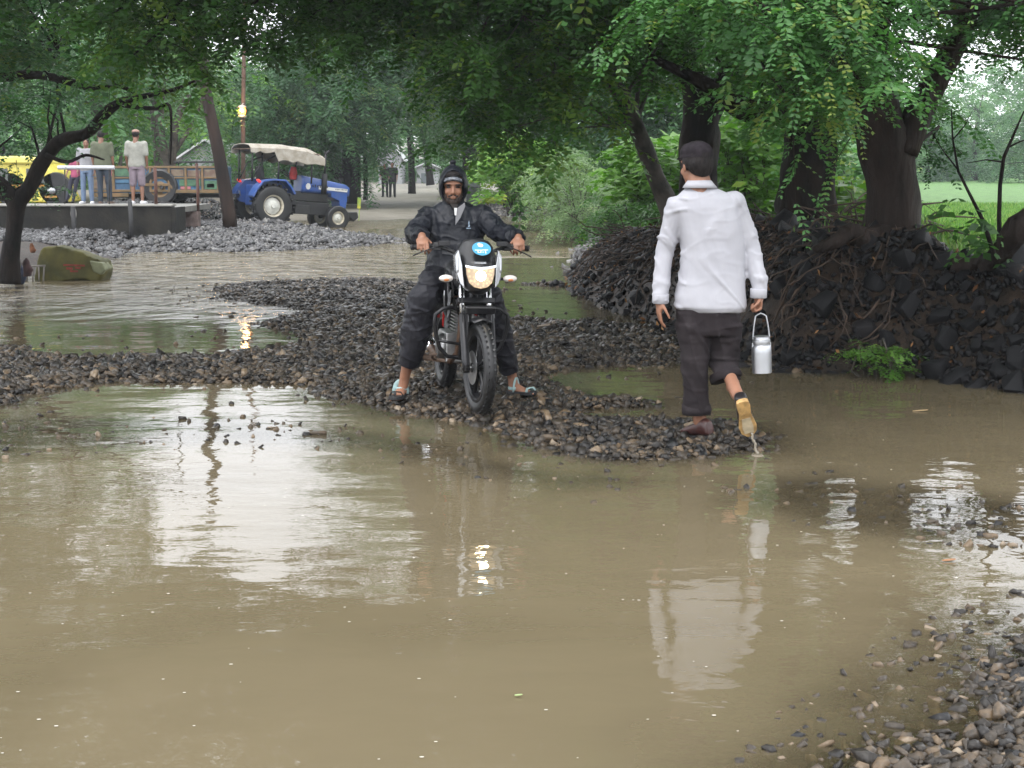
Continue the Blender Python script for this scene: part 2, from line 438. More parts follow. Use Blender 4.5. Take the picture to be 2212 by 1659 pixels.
# ---- water: one level sheet, muddier where it is deeper
WR = rows[(rows > -12) & (rows < 70)]
WA = grid(WR)[:, 3:-3]
WH, _a, _b, _c, _k = height(WA[..., 0], WA[..., 1])
def water_mat():
    m = bpy.data.materials.new('muddy_water'); m.use_nodes = True
    N, L = m.node_tree.nodes, m.node_tree.links; N.remove(N['Principled BSDF']); out = N['Material Output']
    tc = N.new('ShaderNodeTexCoord')
    def mth(op, a, b=None, c=None):
        x = N.new('ShaderNodeMath'); x.operation = op
        for i, q in enumerate((a, b, c)):
            if q is None: continue
            if isinstance(q, (int, float)): x.inputs[i].default_value = q
            else: L.new(q, x.inputs[i])
        return x.outputs[0]
    def noise(s, d, st=(1, 1, 1), dist=0):
        mp = N.new('ShaderNodeMapping'); mp.inputs['Scale'].default_value = st; L.new(tc.outputs['Object'], mp.inputs[0])
        n = N.new('ShaderNodeTexNoise'); n.inputs['Scale'].default_value = s; n.inputs['Detail'].default_value = d; n.inputs['Distortion'].default_value = dist
        L.new(mp.outputs[0], n.inputs['Vector']); return n.outputs['Fac']
    sep = N.new('ShaderNodeSeparateXYZ'); L.new(tc.outputs['Object'], sep.inputs[0])
    at = N.new('ShaderNodeAttribute'); at.attribute_name = 'depth'
    fl = N.new('ShaderNodeAttribute'); fl.attribute_name = 'flow'
    # cloudiness of the water by depth
    dep = mth('ADD', at.outputs['Fac'], mth('MULTIPLY', mth('SUBTRACT', noise(1.6, 5), .5), .05))
    tur = mth('SUBTRACT', 1.0, mth('POWER', 2.718, mth('MULTIPLY', mth('MAXIMUM', dep, 0.0), -14.0)))
    col = N.new('ShaderNodeValToRGB'); e = col.color_ramp.elements
    e[0].position = .35; e[0].color = (.140, .114, .068, 1); e[1].position = .7; e[1].color = (.180, .147, .090, 1)
    L.new(noise(.45, 6, dist=.6), col.inputs[0])
    df = N.new('ShaderNodeBsdfDiffuse'); L.new(col.outputs[0], df.inputs[0])
    tr = N.new('ShaderNodeBsdfTransparent'); tr.inputs[0].default_value = (.80, .76, .62, 1)
    body = N.new('ShaderNodeMixShader'); L.new(tur, body.inputs[0]); L.new(tr.outputs[0], body.inputs[1]); L.new(df.outputs[0], body.inputs[2])
    gl = N.new('ShaderNodeBsdfGlossy'); gl.inputs['Roughness'].default_value = .0
    # ripples
    def ring(cx, cy, wl, fall, amp):
        dx, dy = mth('SUBTRACT', sep.outputs[0], cx), mth('SUBTRACT', sep.outputs[1], cy)
        r = mth('SQRT', mth('ADD', mth('MULTIPLY', dx, dx), mth('MULTIPLY', dy, dy)))
        wv = mth('SINE', mth('MULTIPLY', r, 6.283 / wl))
        return mth('MULTIPLY', mth('MULTIPLY', wv, mth('POWER', 2.718, mth('MULTIPLY', r, -1.0 / fall))), amp)
    h = mth('MULTIPLY', noise(1.1, 2, (1, 1.5, 1)), .012)
    h = mth('ADD', h, mth('MULTIPLY', noise(4.5, 3, (1, 1.7, 1), .3), .0021))
    h = mth('ADD', h, mth('MULTIPLY', mth('MULTIPLY', noise(1.9, 7, (1.3, 1, 1), .4), fl.outputs["Fac"]), .19))
    g = gp(1632, 985); h = mth('ADD', h, ring(g.x, g.y, .17, .6, .0005))
    g = gp(2010, 1175); h = mth('ADD', h, ring(g.x, g.y, .13, .8, .0004))
    g = gp(260, 900); h = mth('ADD', h, ring(g.x, g.y, .15, .4, .0003))
    bp = N.new('ShaderNodeBump'); bp.inputs['Distance'].default_value = 1.0; bp.inputs['Strength'].default_value = 1.0
    L.new(h, bp.inputs['Height'])
    fr = N.new('ShaderNodeFresnel'); fr.inputs['IOR'].default_value = 1.42
    L.new(bp.outputs[0], fr.inputs['Normal']); L.new(bp.outputs[0], gl.inputs['Normal'])
    mx = N.new('ShaderNodeMixShader'); L.new(fr.outputs[0], mx.inputs[0]); L.new(body.outputs[0], mx.inputs[1]); L.new(gl.outputs[0], mx.inputs[2])
    L.new(mx.outputs[0], out.inputs[0])
    return m
flow = np.clip(sstep(15, 21, WA[..., 1]) * (1 - .5 * sstep(30, 50, WA[..., 1])) + .004, 0, 1)
flow *= np.where((WA[..., 0] > -.6 + 0 * WA[..., 0]) & (WA[..., 1] < 28), .12, 1)
water = link_mesh('water', grid_mesh('water', WA, np.zeros(WA.shape[:2]), {'depth': np.maximum(-WH, 0), 'flow': flow}), water_mat())
tag(water, kind='structure')

# ---- gravel stones
def rock_templates(k, npts=9, flat=.5, seed=0, sub=False):
    out = []
    r = np.random.default_rng(seed)
    for i in range(k):
        bm = bmesh.new()
        q_ = np.array([[a, b, c] for a in (-1, 1) for b in (-1, 1) for c in (-1, 1)]) * .68
        q_ = q_ * r.uniform(.55, 1.15, (8, 3)) + r.normal(size=(8, 3)) * .08
        ex_ = r.normal(size=(max(0, npts - 8), 3)); ex_ = ex_ / (np.linalg.norm(ex_, axis=1, keepdims=True) + 1e-6) * .92
        asp = r.uniform(.6, 1.0); fl_ = flat * r.uniform(.7, 1.5)
        for p in np.concatenate([q_, ex_]): bm.verts.new((p[0], p[1] * asp, p[2] * fl_))
        bmesh.ops.convex_hull(bm, input=bm.verts)
        bmesh.ops.delete(bm, geom=[v for v in bm.verts if not v.link_faces], context='VERTS')
        bmesh.ops.triangulate(bm, faces=bm.faces)
        bm.verts.ensure_lookup_table()
        for j, v in enumerate(bm.verts): v.index = j
        out.append((np.array([v.co[:] for v in bm.verts]), np.array([[v.index for v in f.verts] for f in bm.faces])))
        bm.free()
    return out
def rand_rot(n, r, tilt=.5):
    a, b, c = r.random(n) * 6.283, r.normal(size=n) * tilt, r.normal(size=n) * tilt
    ca, sa, cb, sb, cc, sc = np.cos(a), np.sin(a), np.cos(b), np.sin(b), np.cos(c), np.sin(c)
    z = np.zeros(n); o = np.ones(n)
    Rz = np.array([[ca, -sa, z], [sa, ca, z], [z, z, o]]).transpose(2, 0, 1)
    Rx = np.array([[o, z, z], [z, cb, -sb], [z, sb, cb]]).transpose(2, 0, 1)
    Ry = np.array([[cc, z, sc], [z, o, z], [-sc, z, cc]]).transpose(2, 0, 1)
    return Rx @ Ry @ Rz
def scatter_rocks(name, P, size, tint, m, tmpl, tilt=.5, seed=5):
    r = np.random.default_rng(seed); n = len(P); which = r.integers(0, len(tmpl), n)
    R = rand_rot(n, r, tilt); VS, FS, TS, base = [], [], [], 0
    for k, (tv, tf) in enumerate(tmpl):
        idx = np.where(which == k)[0]
        if not len(idx): continue
        vv = np.einsum('nij,vj->nvi', R[idx], tv) * size[idx][:, None, None] + P[idx][:, None, :]
        ff = tf[None] + (base + np.arange(len(idx)) * len(tv))[:, None, None]
        VS.append(vv.reshape(-1, 3)); FS.append(ff.ravel()); TS.append(np.repeat(tint[idx], len(tv))); base += len(idx) * len(tv)
    me = np_mesh(name, np.concatenate(VS), np.concatenate(FS), 3, {'tint': np.concatenate(TS)})
    return link_mesh(name, me, m)
def stone_mat(name, ramp, rough=.33, spec=.5):
    m = bpy.data.materials.new(name); m.use_nodes = True
    N, L = m.node_tree.nodes, m.node_tree.links; b = N['Principled BSDF']
    at = N.new('ShaderNodeAttribute'); at.attribute_name = 'tint'
    cr = N.new('ShaderNodeValToRGB'); e = cr.color_ramp.elements
    e[0].position, e[0].color = ramp[0][0], (*ramp[0][1], 1); e[1].position, e[1].color = ramp[-1][0], (*ramp[-1][1], 1)
    for p, c in ramp[1:-1]: q = e.new(p); q.color = (*c, 1)
    tc = N.new('ShaderNodeTexCoord'); no = N.new('ShaderNodeTexNoise'); no.inputs['Scale'].default_value = 45; no.inputs['Detail'].default_value = 6; L.new(tc.outputs['Object'], no.inputs['Vector'])
    ad = N.new('ShaderNodeMath'); ad.operation = 'MULTIPLY_ADD'; ad.inputs[1].default_value = .5; L.new(no.outputs['Fac'], ad.inputs[0])
    sb = N.new('ShaderNodeMath'); sb.operation = 'SUBTRACT'; sb.inputs[1].default_value = .25; L.new(at.outputs['Fac'], sb.inputs[0]); L.new(sb.outputs[0], ad.inputs[2])
    L.new(ad.outputs[0], cr.inputs[0]); L.new(cr.outputs[0], b.inputs['Base Color'])
    b.inputs['Roughness'].default_value = rough; b.inputs['Specular IOR Level'].default_value = spec
    bp = N.new('ShaderNodeBump'); bp.inputs['Distance'].default_value = .004; L.new(no.outputs['Fac'], bp.inputs['Height']); L.new(bp.outputs[0], b.inputs['Normal'])
    return m
M_GRAV = stone_mat('wet_gravel', [(0, (.010, .010, .011)), (.35, (.026, .022, .018)), (.6, (.062, .048, .034)), (.8, (.135, .095, .058)), (1, (.25, .20, .145))], rough=.33, spec=.3)
M_GRAVF = stone_mat('pale_gravel', [(0, (.014, .014, .015)), (.4, (.045, .043, .044)), (.7, (.11, .105, .10)), (1, (.24, .23, .21))], rough=.25)
M_BASALT = stone_mat('basalt', [(0, (.003, .003, .0035)), (.5, (.009, .009, .0105)), (.8, (.022, .020, .021)), (1, (.05, .036, .027))], rough=.5, spec=.2)
def chip_templates(k, seed):
    out = []; r = np.random.default_rng(seed)
    for i in range(k):
        n = int(r.integers(4, 7)); a = np.sort((np.arange(n) + r.uniform(-.35, .35, n)) * 2 * np.pi / n); R_ = r.uniform(.6, 1.1, n); asp = r.uniform(.55, 1)
        th = r.uniform(.14, .36); sc = r.uniform(.6, .95); sh = r.normal(size=2) * .12
        b = np.stack([R_ * np.cos(a), R_ * np.sin(a) * asp, -th * np.ones(n) + r.normal(size=n) * .05], -1)
        t = np.stack([R_ * np.cos(a) * sc + sh[0], R_ * np.sin(a) * asp * sc + sh[1], th * np.ones(n) + r.normal(size=n) * .09], -1)
        v = np.concatenate([b, t, [[sh[0] * .5, sh[1] * .5, th * r.uniform(.9, 1.3)]]]); f = []
        for j in range(n):
            q = (j + 1) % n; f += [[j, q, n + q], [j, n + q, n + j], [n + j, n + q, 2 * n]]
        for j in range(1, n - 1): f.append([0, j + 1, j])
        out.append((v, np.array(f)))
    return out
TM = chip_templates(22, 2)
def gravel_area(xr, yr, dens, sel, smin, smax, seed, wfun=None):
    r = np.random.default_rng(seed)
    n = int((xr[1] - xr[0]) * (yr[1] - yr[0]) * dens)
    x, y = r.uniform(*xr, n), r.uniform(*yr, n)
    k = np.abs(x) < 1.2 + .38 * y
    x, y = x[k], y[k]
    h, a, b, c, bk = height(x, y)
    k = sel(x, y, h, a, b, c, bk, r.random(len(x)))
    x, y, h = x[k], y[k], h[k]
    s = smin + (smax - smin) * r.random(len(x)) ** 2.5
    if wfun is not None: s = s * wfun(x, y)
    P = np.stack([x, y, h + s * r.uniform(-.1, .35, len(x))], -1)
    t = np.clip(r.normal(.42, .2, len(x)) + fbm(x, y, 1.3, 51) * .18, 0, 1)
    return P, s, t
parts_g = [
    gravel_area((-5, 5), (7.6, 13.5), 1150, lambda x, y, h, a, b, c, k, q: (a > -.35) & (h > -.09) & (k < .1) & (q < sstep(-.4, .1, a)), .016, .060, 61),
    gravel_area((-6, 4), (13.5, 24), 520, lambda x, y, h, a, b, c, k, q: (a > -.4) & (h > -.08) & (k < .1) & (q < sstep(-.4, .1, a)), .022, .06, 62),
    gravel_area((.2, 4), (3.4, 6.4), 2300, lambda x, y, h, a, b, c, k, q: (h > -.09) & (q < .30 + .70 * sstep(-.5, .1, b)), .010, .046, 63),
    gravel_area((-4, 5), (6.0, 9.6), 1000, lambda x, y, h, a, b, c, k, q: (h > -.10) & (a < -.1) & (k < .1) & (q < .6 * sstep(-.12, -.03, h)), .014, .045, 64),
]
def strays(poly_sel, xr, yr, n, smin, smax, seed):
    r = np.random.default_rng(seed); x, y = r.uniform(*xr, n), r.uniform(*yr, n); h, a, b, c, k = height(x, y); q = poly_sel(x, y, h, a, b, k); x, y = x[q], y[q]
    s = r.uniform(smin, smax, len(x)); return np.stack([x, y, -s * r.uniform(-.15, .5, len(x))], -1), s, np.clip(r.normal(.5, .22, len(x)), 0, 1)
parts_g.append(strays(lambda x, y, h, a, b, k: (h > -.085) & (h < .0) & (k < -.2), (.6, 3.2), (4.0, 6.6), 1500, .010, .034, 91))
parts_g.append(strays(lambda x, y, h, a, b, k: (h > -.10) & (h < .0) & (k < -.2), (-4.5, 4.2), (6.4, 11.5), 1500, .010, .034, 92))
parts_g.append(strays(lambda x, y, h, a, b, k: (a > -.9) & (h < -.0) & (k < -.2), (-6, 2), (11.5, 22), 900, .015, .045, 93))
P = np.concatenate([p[0] for p in parts_g]); S = np.concatenate([p[1] for p in parts_g]); T = np.concatenate([p[2] for p in parts_g])
print('gravel', len(P))
g1 = scatter_rocks('gravel', P, S * 1.12, T, M_GRAV, TM, .5)
tag(g1, 'wet dark angular gravel heaped in low bars across the flooded track', 'gravel', kind='stuff')
P, S, T = gravel_area((-16, 1.5), (28, 47), 190, lambda x, y, h, a, b, c, k, q: (((c > -.8) & (h > -.06)) | ((h > -.03) & (x < -5.5) & (y > 33.5) & (h < .6))) & (k < 0) & (q < .9), .05, .13, 65)
# stone tint gets darker to the left, towards the culvert
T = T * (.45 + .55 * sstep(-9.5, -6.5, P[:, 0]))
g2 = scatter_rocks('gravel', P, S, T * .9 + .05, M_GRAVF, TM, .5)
tag(g2, 'pale grey wet stone heap sloping down from the culvert to the blue tractor', 'gravel', kind='stuff')
# ================================================================== stone bank on the right: boulders, rubble, roots, dead leaves
BT = rock_templates(14, 12, .85, 31)
def bh(x, y): return float(height(np.array([x]), np.array([y]))[0][0])
r = np.random.default_rng(33)
bmesh_s = []
for i, (tv, tf) in enumerate(BT):
    me = np_mesh('boulder', tv, tf, 3, {'tint': np.full(len(tv), r.uniform(.2, .75))})
    t = bpy.data.objects.new('tmp', me); COL.objects.link(t); me.materials.append(M_BASALT)
    q_ = t.modifiers.new('b', 'BEVEL'); q_.width = .07; q_.segments = 2
    m2 = bpy.data.meshes.new_from_object(t.evaluated_get(bpy.context.evaluated_depsgraph_get())); bpy.data.objects.remove(t)
    m2.name = 'boulder'; bmesh_s.append(m2)
N0 = 26000
X, Y = r.uniform(.5, 9, N0), r.uniform(8.6, 25, N0)
H, a_, b_, c_, K_ = height(X, Y)
ok = (K_ > -.12) & (K_ < 1.05) & (np.abs(X) < .42 * Y + .4)
X, Y, H, K_ = X[ok], Y[ok], H[ok], K_[ok]
placed = []
for i in range(len(X)):
    right = X[i] / Y[i] > .17
    s = r.uniform(.075, .155) if right else r.uniform(.05, .10)
    if r.random() < .12 and right: s *= 1.45
    if X[i] / Y[i] < .225 and Y[i] < 19 and r.random() < .75: continue
    p = np.array([X[i], Y[i], H[i]])
    if any((p[0] - w[0]) ** 2 + (p[1] - w[1]) ** 2 + (p[2] - w[2]) ** 2 < (.80 * (s + w[3])) ** 2 for w in placed): continue
    placed.append((*p, s))
placed.sort(key=lambda w: -w[3] / w[1]); placed = placed[:290]
for i, (x, y, z, s) in enumerate(placed):
    o = bpy.data.objects.new('boulder', bmesh_s[i % len(bmesh_s)]); COL.objects.link(o)
    o.location = (x, y, z + s * .1); o.scale = (s, s * r.uniform(.8, 1.1), s * r.uniform(.8, 1.15)); o.rotation_euler = tuple(r.uniform(-1.2, 1.2, 2)) + (r.uniform(0, 6.28),)
    tag(o, 'dark wet basalt boulder packed into the stone bank beneath the trees', 'boulder', 'boulders of the stone bank')
print('boulders', len(placed))
def bank_pts(n, k0, k1, xr=(.5, 9), yr=(8.5, 26), seed=1):
    r = np.random.default_rng(seed)
    x, y = r.uniform(*xr, n), r.uniform(*yr, n); h, a, b, c, k = height(x, y)
    q_ = (k > k0) & (k < k1) & (np.abs(x) < .42 * y + .5)
    return np.stack([x[q_], y[q_], h[q_]], -1)
P = bank_pts(110000, -.12, 1.6, seed=2); P = P[(P[:, 0] / P[:, 1] > .17) | (r.random(len(P)) < .35)]; P[:, 2] += .01; S = .018 + .05 * r.random(len(P)) ** 2
rb_ = scatter_rocks('rubble', P, S, np.clip(r.normal(.35, .2, len(P)), 0, 1), M_BASALT, TM, 1.0, seed=7)
tag(rb_, 'small dark rubble filling the joints of the stone bank', 'rubble', kind='stuff')
P = bank_pts(60000, 1.3, 3.0, seed=22); P = P[(r.random(len(P)) < .35) & (P[:, 0] / P[:, 1] < .262)]
rb_ = scatter_rocks('rubble', P, .02 + .04 * r.random(len(P)) ** 2, np.clip(r.normal(.5, .25, len(P)), 0, 1), M_BASALT, TM, 1.0, seed=8); tag(rb_, 'loose earth clods and stones along the crest of the bank', 'rubble', kind='stuff')
# far rocks by the bushes
P = bank_pts(30000, -.5, 2.2, (-4, 4), (24, 62), 3); S = .06 + .14 * r.random(len(P)) ** 2
P, S = P[::4], S[::4]
fr_ = scatter_rocks('rubble', P, S, np.clip(r.normal(.5, .2, len(P)), 0, 1), M_GRAVF, TM, .9, seed=9); tag(fr_, 'grey rocks along the far shore beneath the bright green bushes', 'rubble', kind='stuff')
# dead leaves
P = bank_pts(30000, -.1, 2.4, seed=4); n = len(P) // 6; P = P[:n]
R = rand_rot(n, r, .9); q4 = np.array([[-1, 0, 0], [0, -.4, .08], [1, 0, 0], [0, .4, .08]]) * .035
vs = np.einsum('nij,vj->nvi', R, q4) * r.uniform(.5, 1.3, (n, 1, 1)) + P[:, None] + np.array([0, -.03, .05])
M_LIT = leaf_mat('dead_leaves', (.05, .022, .010), (.20, .09, .035), (.42, .22, .09), trans=.1, rough=.4)
dl = link_mesh('leaf_litter', np_mesh('leaf_litter', vs.reshape(-1, 3), np.arange(n * 4), 4, {'tint': np.repeat(r.random(n), 4)}), M_LIT)
tag(dl, 'fallen brown and orange leaves caught among the bank stones', 'leaf litter', kind='stuff')
# hanging roots and dead twigs over the bank
M_ROOT = mat('roots', (.022, .014, .010), .75, col2=(.075, .045, .028), vscale=9)
mb = MB()
P = bank_pts(9000, .35, 2.0, (.6, 4.6), (10.5, 22.5), 6)
P = P[(P[:, 0] / P[:, 1] < .25)][:900]
for p in P:
    p = Vector(p) + Vector((0, 0, .03)); L = r.uniform(.25, .9); d = Vector((r.normal() * .8 - .4, -.9 + r.normal() * .5, -.5 + r.normal() * .3)).normalized(); pts_ = [p]
    for k in range(5):
        d = (d + Vector(r.normal(size=3)) * .35 + Vector((0, 0, -.12))).normalized(); p = p + d * L / 5
        z = bh(p.x, p.y) + .02
        if p.z < z: p = Vector((p.x, p.y, z + .01))
        pts_.append(p)
    mb.tube(pts_, [.010 * r.uniform(.5, 1.6) * (1 - .15 * k) for k in range(6)], 5)
ro = mb.build('roots', M_ROOT, smooth=True); tag(ro, 'tangle of dead roots and twigs hanging over the earthen part of the bank', 'roots', kind='stuff')
mb = MB()
for p in bank_pts(5000, 1.2, 3.2, (1, 5.2), (11, 23), 16)[:170]:
    if p[0] / p[1] > .262: continue
    p = Vector(p); a = r.uniform(0, 3.14); L = r.uniform(.3, 1.3); d = Vector((math.cos(a), math.sin(a) * .6, r.uniform(-.05, .4)))
    mb.tube([p, p + d * L * .5 + Vector((0, 0, r.uniform(.0, .15))), p + d * L], [.016, .012, .005], 5)
ro = mb.build('dead_twigs', M_ROOT, smooth=True); tag(ro, 'dead twigs and brushwood lying along the crest of the bank', 'brushwood', kind='stuff')
# floor creepers and grass on the bank crest and field edge
def blades(name, lbl, P, hgt, wid, leafm, seed, cat):
    r = np.random.default_rng(seed); n = len(P); a = r.random(n) * 6.283
    dx = np.stack([np.cos(a), np.sin(a), np.zeros(n)], -1) * wid; le = r.normal(size=(n, 3)) * hgt * .3; h = hgt * r.uniform(.5, 1.3, n)[:, None]
    up = np.concatenate([np.zeros((n, 2)), h], 1)
    vs = np.stack([P - dx, P + dx, P + dx * .6 + up * .6 + le * .4, P - dx * .6 + up * .6 + le * .4, P + up + le * np.array([1, 1, 0])], 1).reshape(-1, 3)
    i = np.arange(n)[:, None] * 5
    f4 = (i + np.array([0, 1, 2, 3])); f3 = (i + np.array([3, 2, 4]))
    flat = np.concatenate([f4, f3], 1).ravel(); lt = np.tile([4, 3], n)
    o = link_mesh(name, np_mesh(name, vs, flat, lt, {'tint': np.repeat(r.random(n), 5)}), leafm); tag(o, lbl, cat, kind='stuff'); return o
L_GRASS = leaf_mat('grass_blades', (.05, .12, .02), (.16, .32, .06), (.28, .34, .1), trans=.3)
P = bank_pts(260000, 1.7, 14, (1.5, 16), (10, 40), 12); P = P[r.random(len(P)) < .6]
blades('grass', 'fresh green grass of the field edge behind the bank trees', P, .12, .012, L_GRASS, 13, 'grass')
P = bank_pts(40000, .9, 2.6, (.5, 9), (10, 34), 14); P = P[r.random(len(P)) < .25]
blades('weeds', 'short weeds scattered along the crest of the stone bank', P, .10, .010, L_GRASS, 15, 'weeds')
# sprigs of small leaves on the bank
# ================================================================== trees and plants
M_BARK = mat('bark', (.005, .004, .004), .8, spec=.15, bump=.04, bscale=14, col2=(.020, .014, .011), vscale=7, stretch=(1, 1, .35))
M_BARKB = mat('brown_bark', (.012, .008, .006), .75, spec=.2, bump=.05, bscale=13, col2=(.028, .019, .015), vscale=9, stretch=(1, 1, .22))
M_BARKG = mat('grey_bark', (.03, .026, .022), .8, bump=.02, bscale=14, col2=(.10, .085, .07), vscale=6)
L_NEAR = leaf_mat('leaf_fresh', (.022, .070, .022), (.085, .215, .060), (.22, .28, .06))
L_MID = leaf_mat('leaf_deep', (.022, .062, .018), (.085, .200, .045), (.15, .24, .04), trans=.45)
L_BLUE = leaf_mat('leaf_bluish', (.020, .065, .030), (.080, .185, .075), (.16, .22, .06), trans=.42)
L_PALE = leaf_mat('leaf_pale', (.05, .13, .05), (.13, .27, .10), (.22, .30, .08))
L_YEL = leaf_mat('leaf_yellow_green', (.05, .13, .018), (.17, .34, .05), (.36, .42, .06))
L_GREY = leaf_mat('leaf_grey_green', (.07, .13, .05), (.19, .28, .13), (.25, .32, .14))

def sprays(P0, D, L, nf, fl, nl, ll, lw, droop, r, tint0=.45, hang=.35):
    n = len(P0); P0 = np.asarray(P0); D = np.asarray(D)
    D = D / np.linalg.norm(D, axis=1, keepdims=True)
    Ls = L * r.uniform(.6, 1.3, n)
    up = np.array([0, 0, 1.0])
    S = np.cross(D, up); S /= (np.linalg.norm(S, axis=1, keepdims=True) + 1e-6)
    t = (np.arange(nf) + .6) / nf
    base = P0[:, None] + D[:, None] * (Ls[:, None] * t)[..., None]
    base[..., 2] -= droop * Ls[:, None] * t ** 2
    sgn = np.where(np.arange(nf) % 2, 1, -1)
    T = D[:, None] * 1.0 + up * (-2 * droop * t)[None, :, None]
    T /= np.linalg.norm(T, axis=2, keepdims=True)
    F = T * .7 + S[:, None] * (sgn[None, :, None] * .9) + r.normal(size=(n, nf, 3)) * .28
    F[..., 2] -= hang
    F[:, -1] = T[:, -1] + r.normal(size=(n, 3)) * .15
    F /= np.linalg.norm(F, axis=2, keepdims=True)
    fl_ = fl * r.uniform(.65, 1.2, (n, nf))
    # leaflets
    w = (np.arange(nl) + .7) / nl
    q = base[:, :, None] + F[:, :, None] * (fl_[..., None] * w)[..., None]
    q[..., 2] -= (hang * .8) * fl_[..., None] * w ** 2
    FS = np.cross(F, up); FS /= (np.linalg.norm(FS, axis=2, keepdims=True) + 1e-6)
    sides = np.array([1.0, -1.0])
    lsz = ll * (1 - .45 * np.abs(w - .45) * 1.6)
    ld = F[:, :, None, None] * .45 + FS[:, :, None, None] * sides[None, None, None, :, None] + r.normal(size=(n, nf, nl, 2, 3)) * .22
    ld[..., 2] -= .18
    ld /= np.linalg.norm(ld, axis=-1, keepdims=True)
    b = np.broadcast_to(q[:, :, :, None], ld.shape)
    nrm = np.cross(ld, F[:, :, None, None] + r.normal(size=ld.shape) * .25)
    wd = np.cross(nrm, ld); wd /= (np.linalg.norm(wd, axis=-1, keepdims=True) + 1e-6)
    nrm /= (np.linalg.norm(nrm, axis=-1, keepdims=True) + 1e-6)
    lsz = np.broadcast_to(lsz[None, None, :, None, None], ld.shape[:-1] + (1,)) * r.uniform(.75, 1.2, ld.shape[:-1] + (1,)) * r.uniform(.65, 1.3, (n, 1, 1, 1, 1))
    k = lw / ll
    v0 = b; v2 = b + ld * lsz
    v1 = b + ld * lsz * .5 + wd * lsz * k * .5 + nrm * lsz * .06; v3 = b + ld * lsz * .5 - wd * lsz * k * .5 + nrm * lsz * .06
    vs = np.stack([v0, v1, v2, v3], -2).reshape(-1, 3)
    ti = tint0 + r.normal(size=(n, 1, 1, 1)) * .14 + r.normal(size=(n, nf, 1, 1)) * .10 + r.normal(size=ld.shape[:-1]) * .07
    ti = ti + (r.random((n, nf, 1, 1)) < .012) * .6
    ti = np.clip(ti, 0, 1)
    # twig lines
    tw = np.concatenate([P0[:, None], base], 1)
    return vs, np.repeat(ti.ravel(), 4), tw
def twig_mesh(tws, rad):
    VS, FS, n0 = [], [], 0
    for tw in tws:
        n, m = tw.shape[:2]
        rr = rad * np.linspace(1, .35, m)[None, :, None]
        ring = np.stack([tw + np.array([1, 0, 0]) * rr, tw + np.array([-.5, .87, .3]) * rr, tw + np.array([-.5, -.5, -.6]) * rr], 2)   # n,m,3,3
        VS.append(ring.reshape(-1, 3))
        i = np.arange(n)[:, None, None] * m * 3 + np.arange(m - 1)[None, :, None] * 3 + np.arange(3)[None, None, :]
        j = np.arange(n)[:, None, None] * m * 3 + np.arange(m - 1)[None, :, None] * 3 + ((np.arange(3) + 1) % 3)[None, None, :]
        FS.append((np.stack([i, j, j + 3, i + 3], -1) + n0).reshape(-1)); n0 += n * m * 3
    return np.concatenate(VS), np.concatenate(FS)
def poly_pts(poly, Y0, Y1, n, r, bias=None):
    """n points inside a picture outline, spread through a depth of Y0..Y1"""
    P = np.array(poly, float); lo, hi = P.min(0), P.max(0); out = []
    while len(out) < n:
        u, v = r.uniform(lo[0], hi[0], 4 * n), r.uniform(lo[1], hi[1], 4 * n)
        ok = sdist(u, v, poly) > 0
        for a, b in zip(u[ok], v[ok]):
            out.append(pt(a, b, r.uniform(Y0, Y1)))
            if len(out) >= n: break
    return np.array(out)
KINDS = {  # L, nf, fl, nl, ll, lw, droop
    'near': (.42, 8, .21, 7, .056, .030, .35),
    'mid': (.5, 8, .24, 5, .088, .042, .45),
    'high': (.8, 8, .4, 5, .11, .055, .3),
    'far': (1.3, 9, .55, 4, .24, .10, .6),
    'feather': (1.6, 10, .6, 5, .26, .07, .75),
    'broad': (.45, 7, .22, 2, .20, .12, .3),
    'tiny': (.20, 6, .10, 5, .035, .020, .3),
    'fine': (.7, 9, .3, 6, .10, .03, .6),
    'vast': (2.6, 8, 1.2, 4, .6, .3, .6),
}
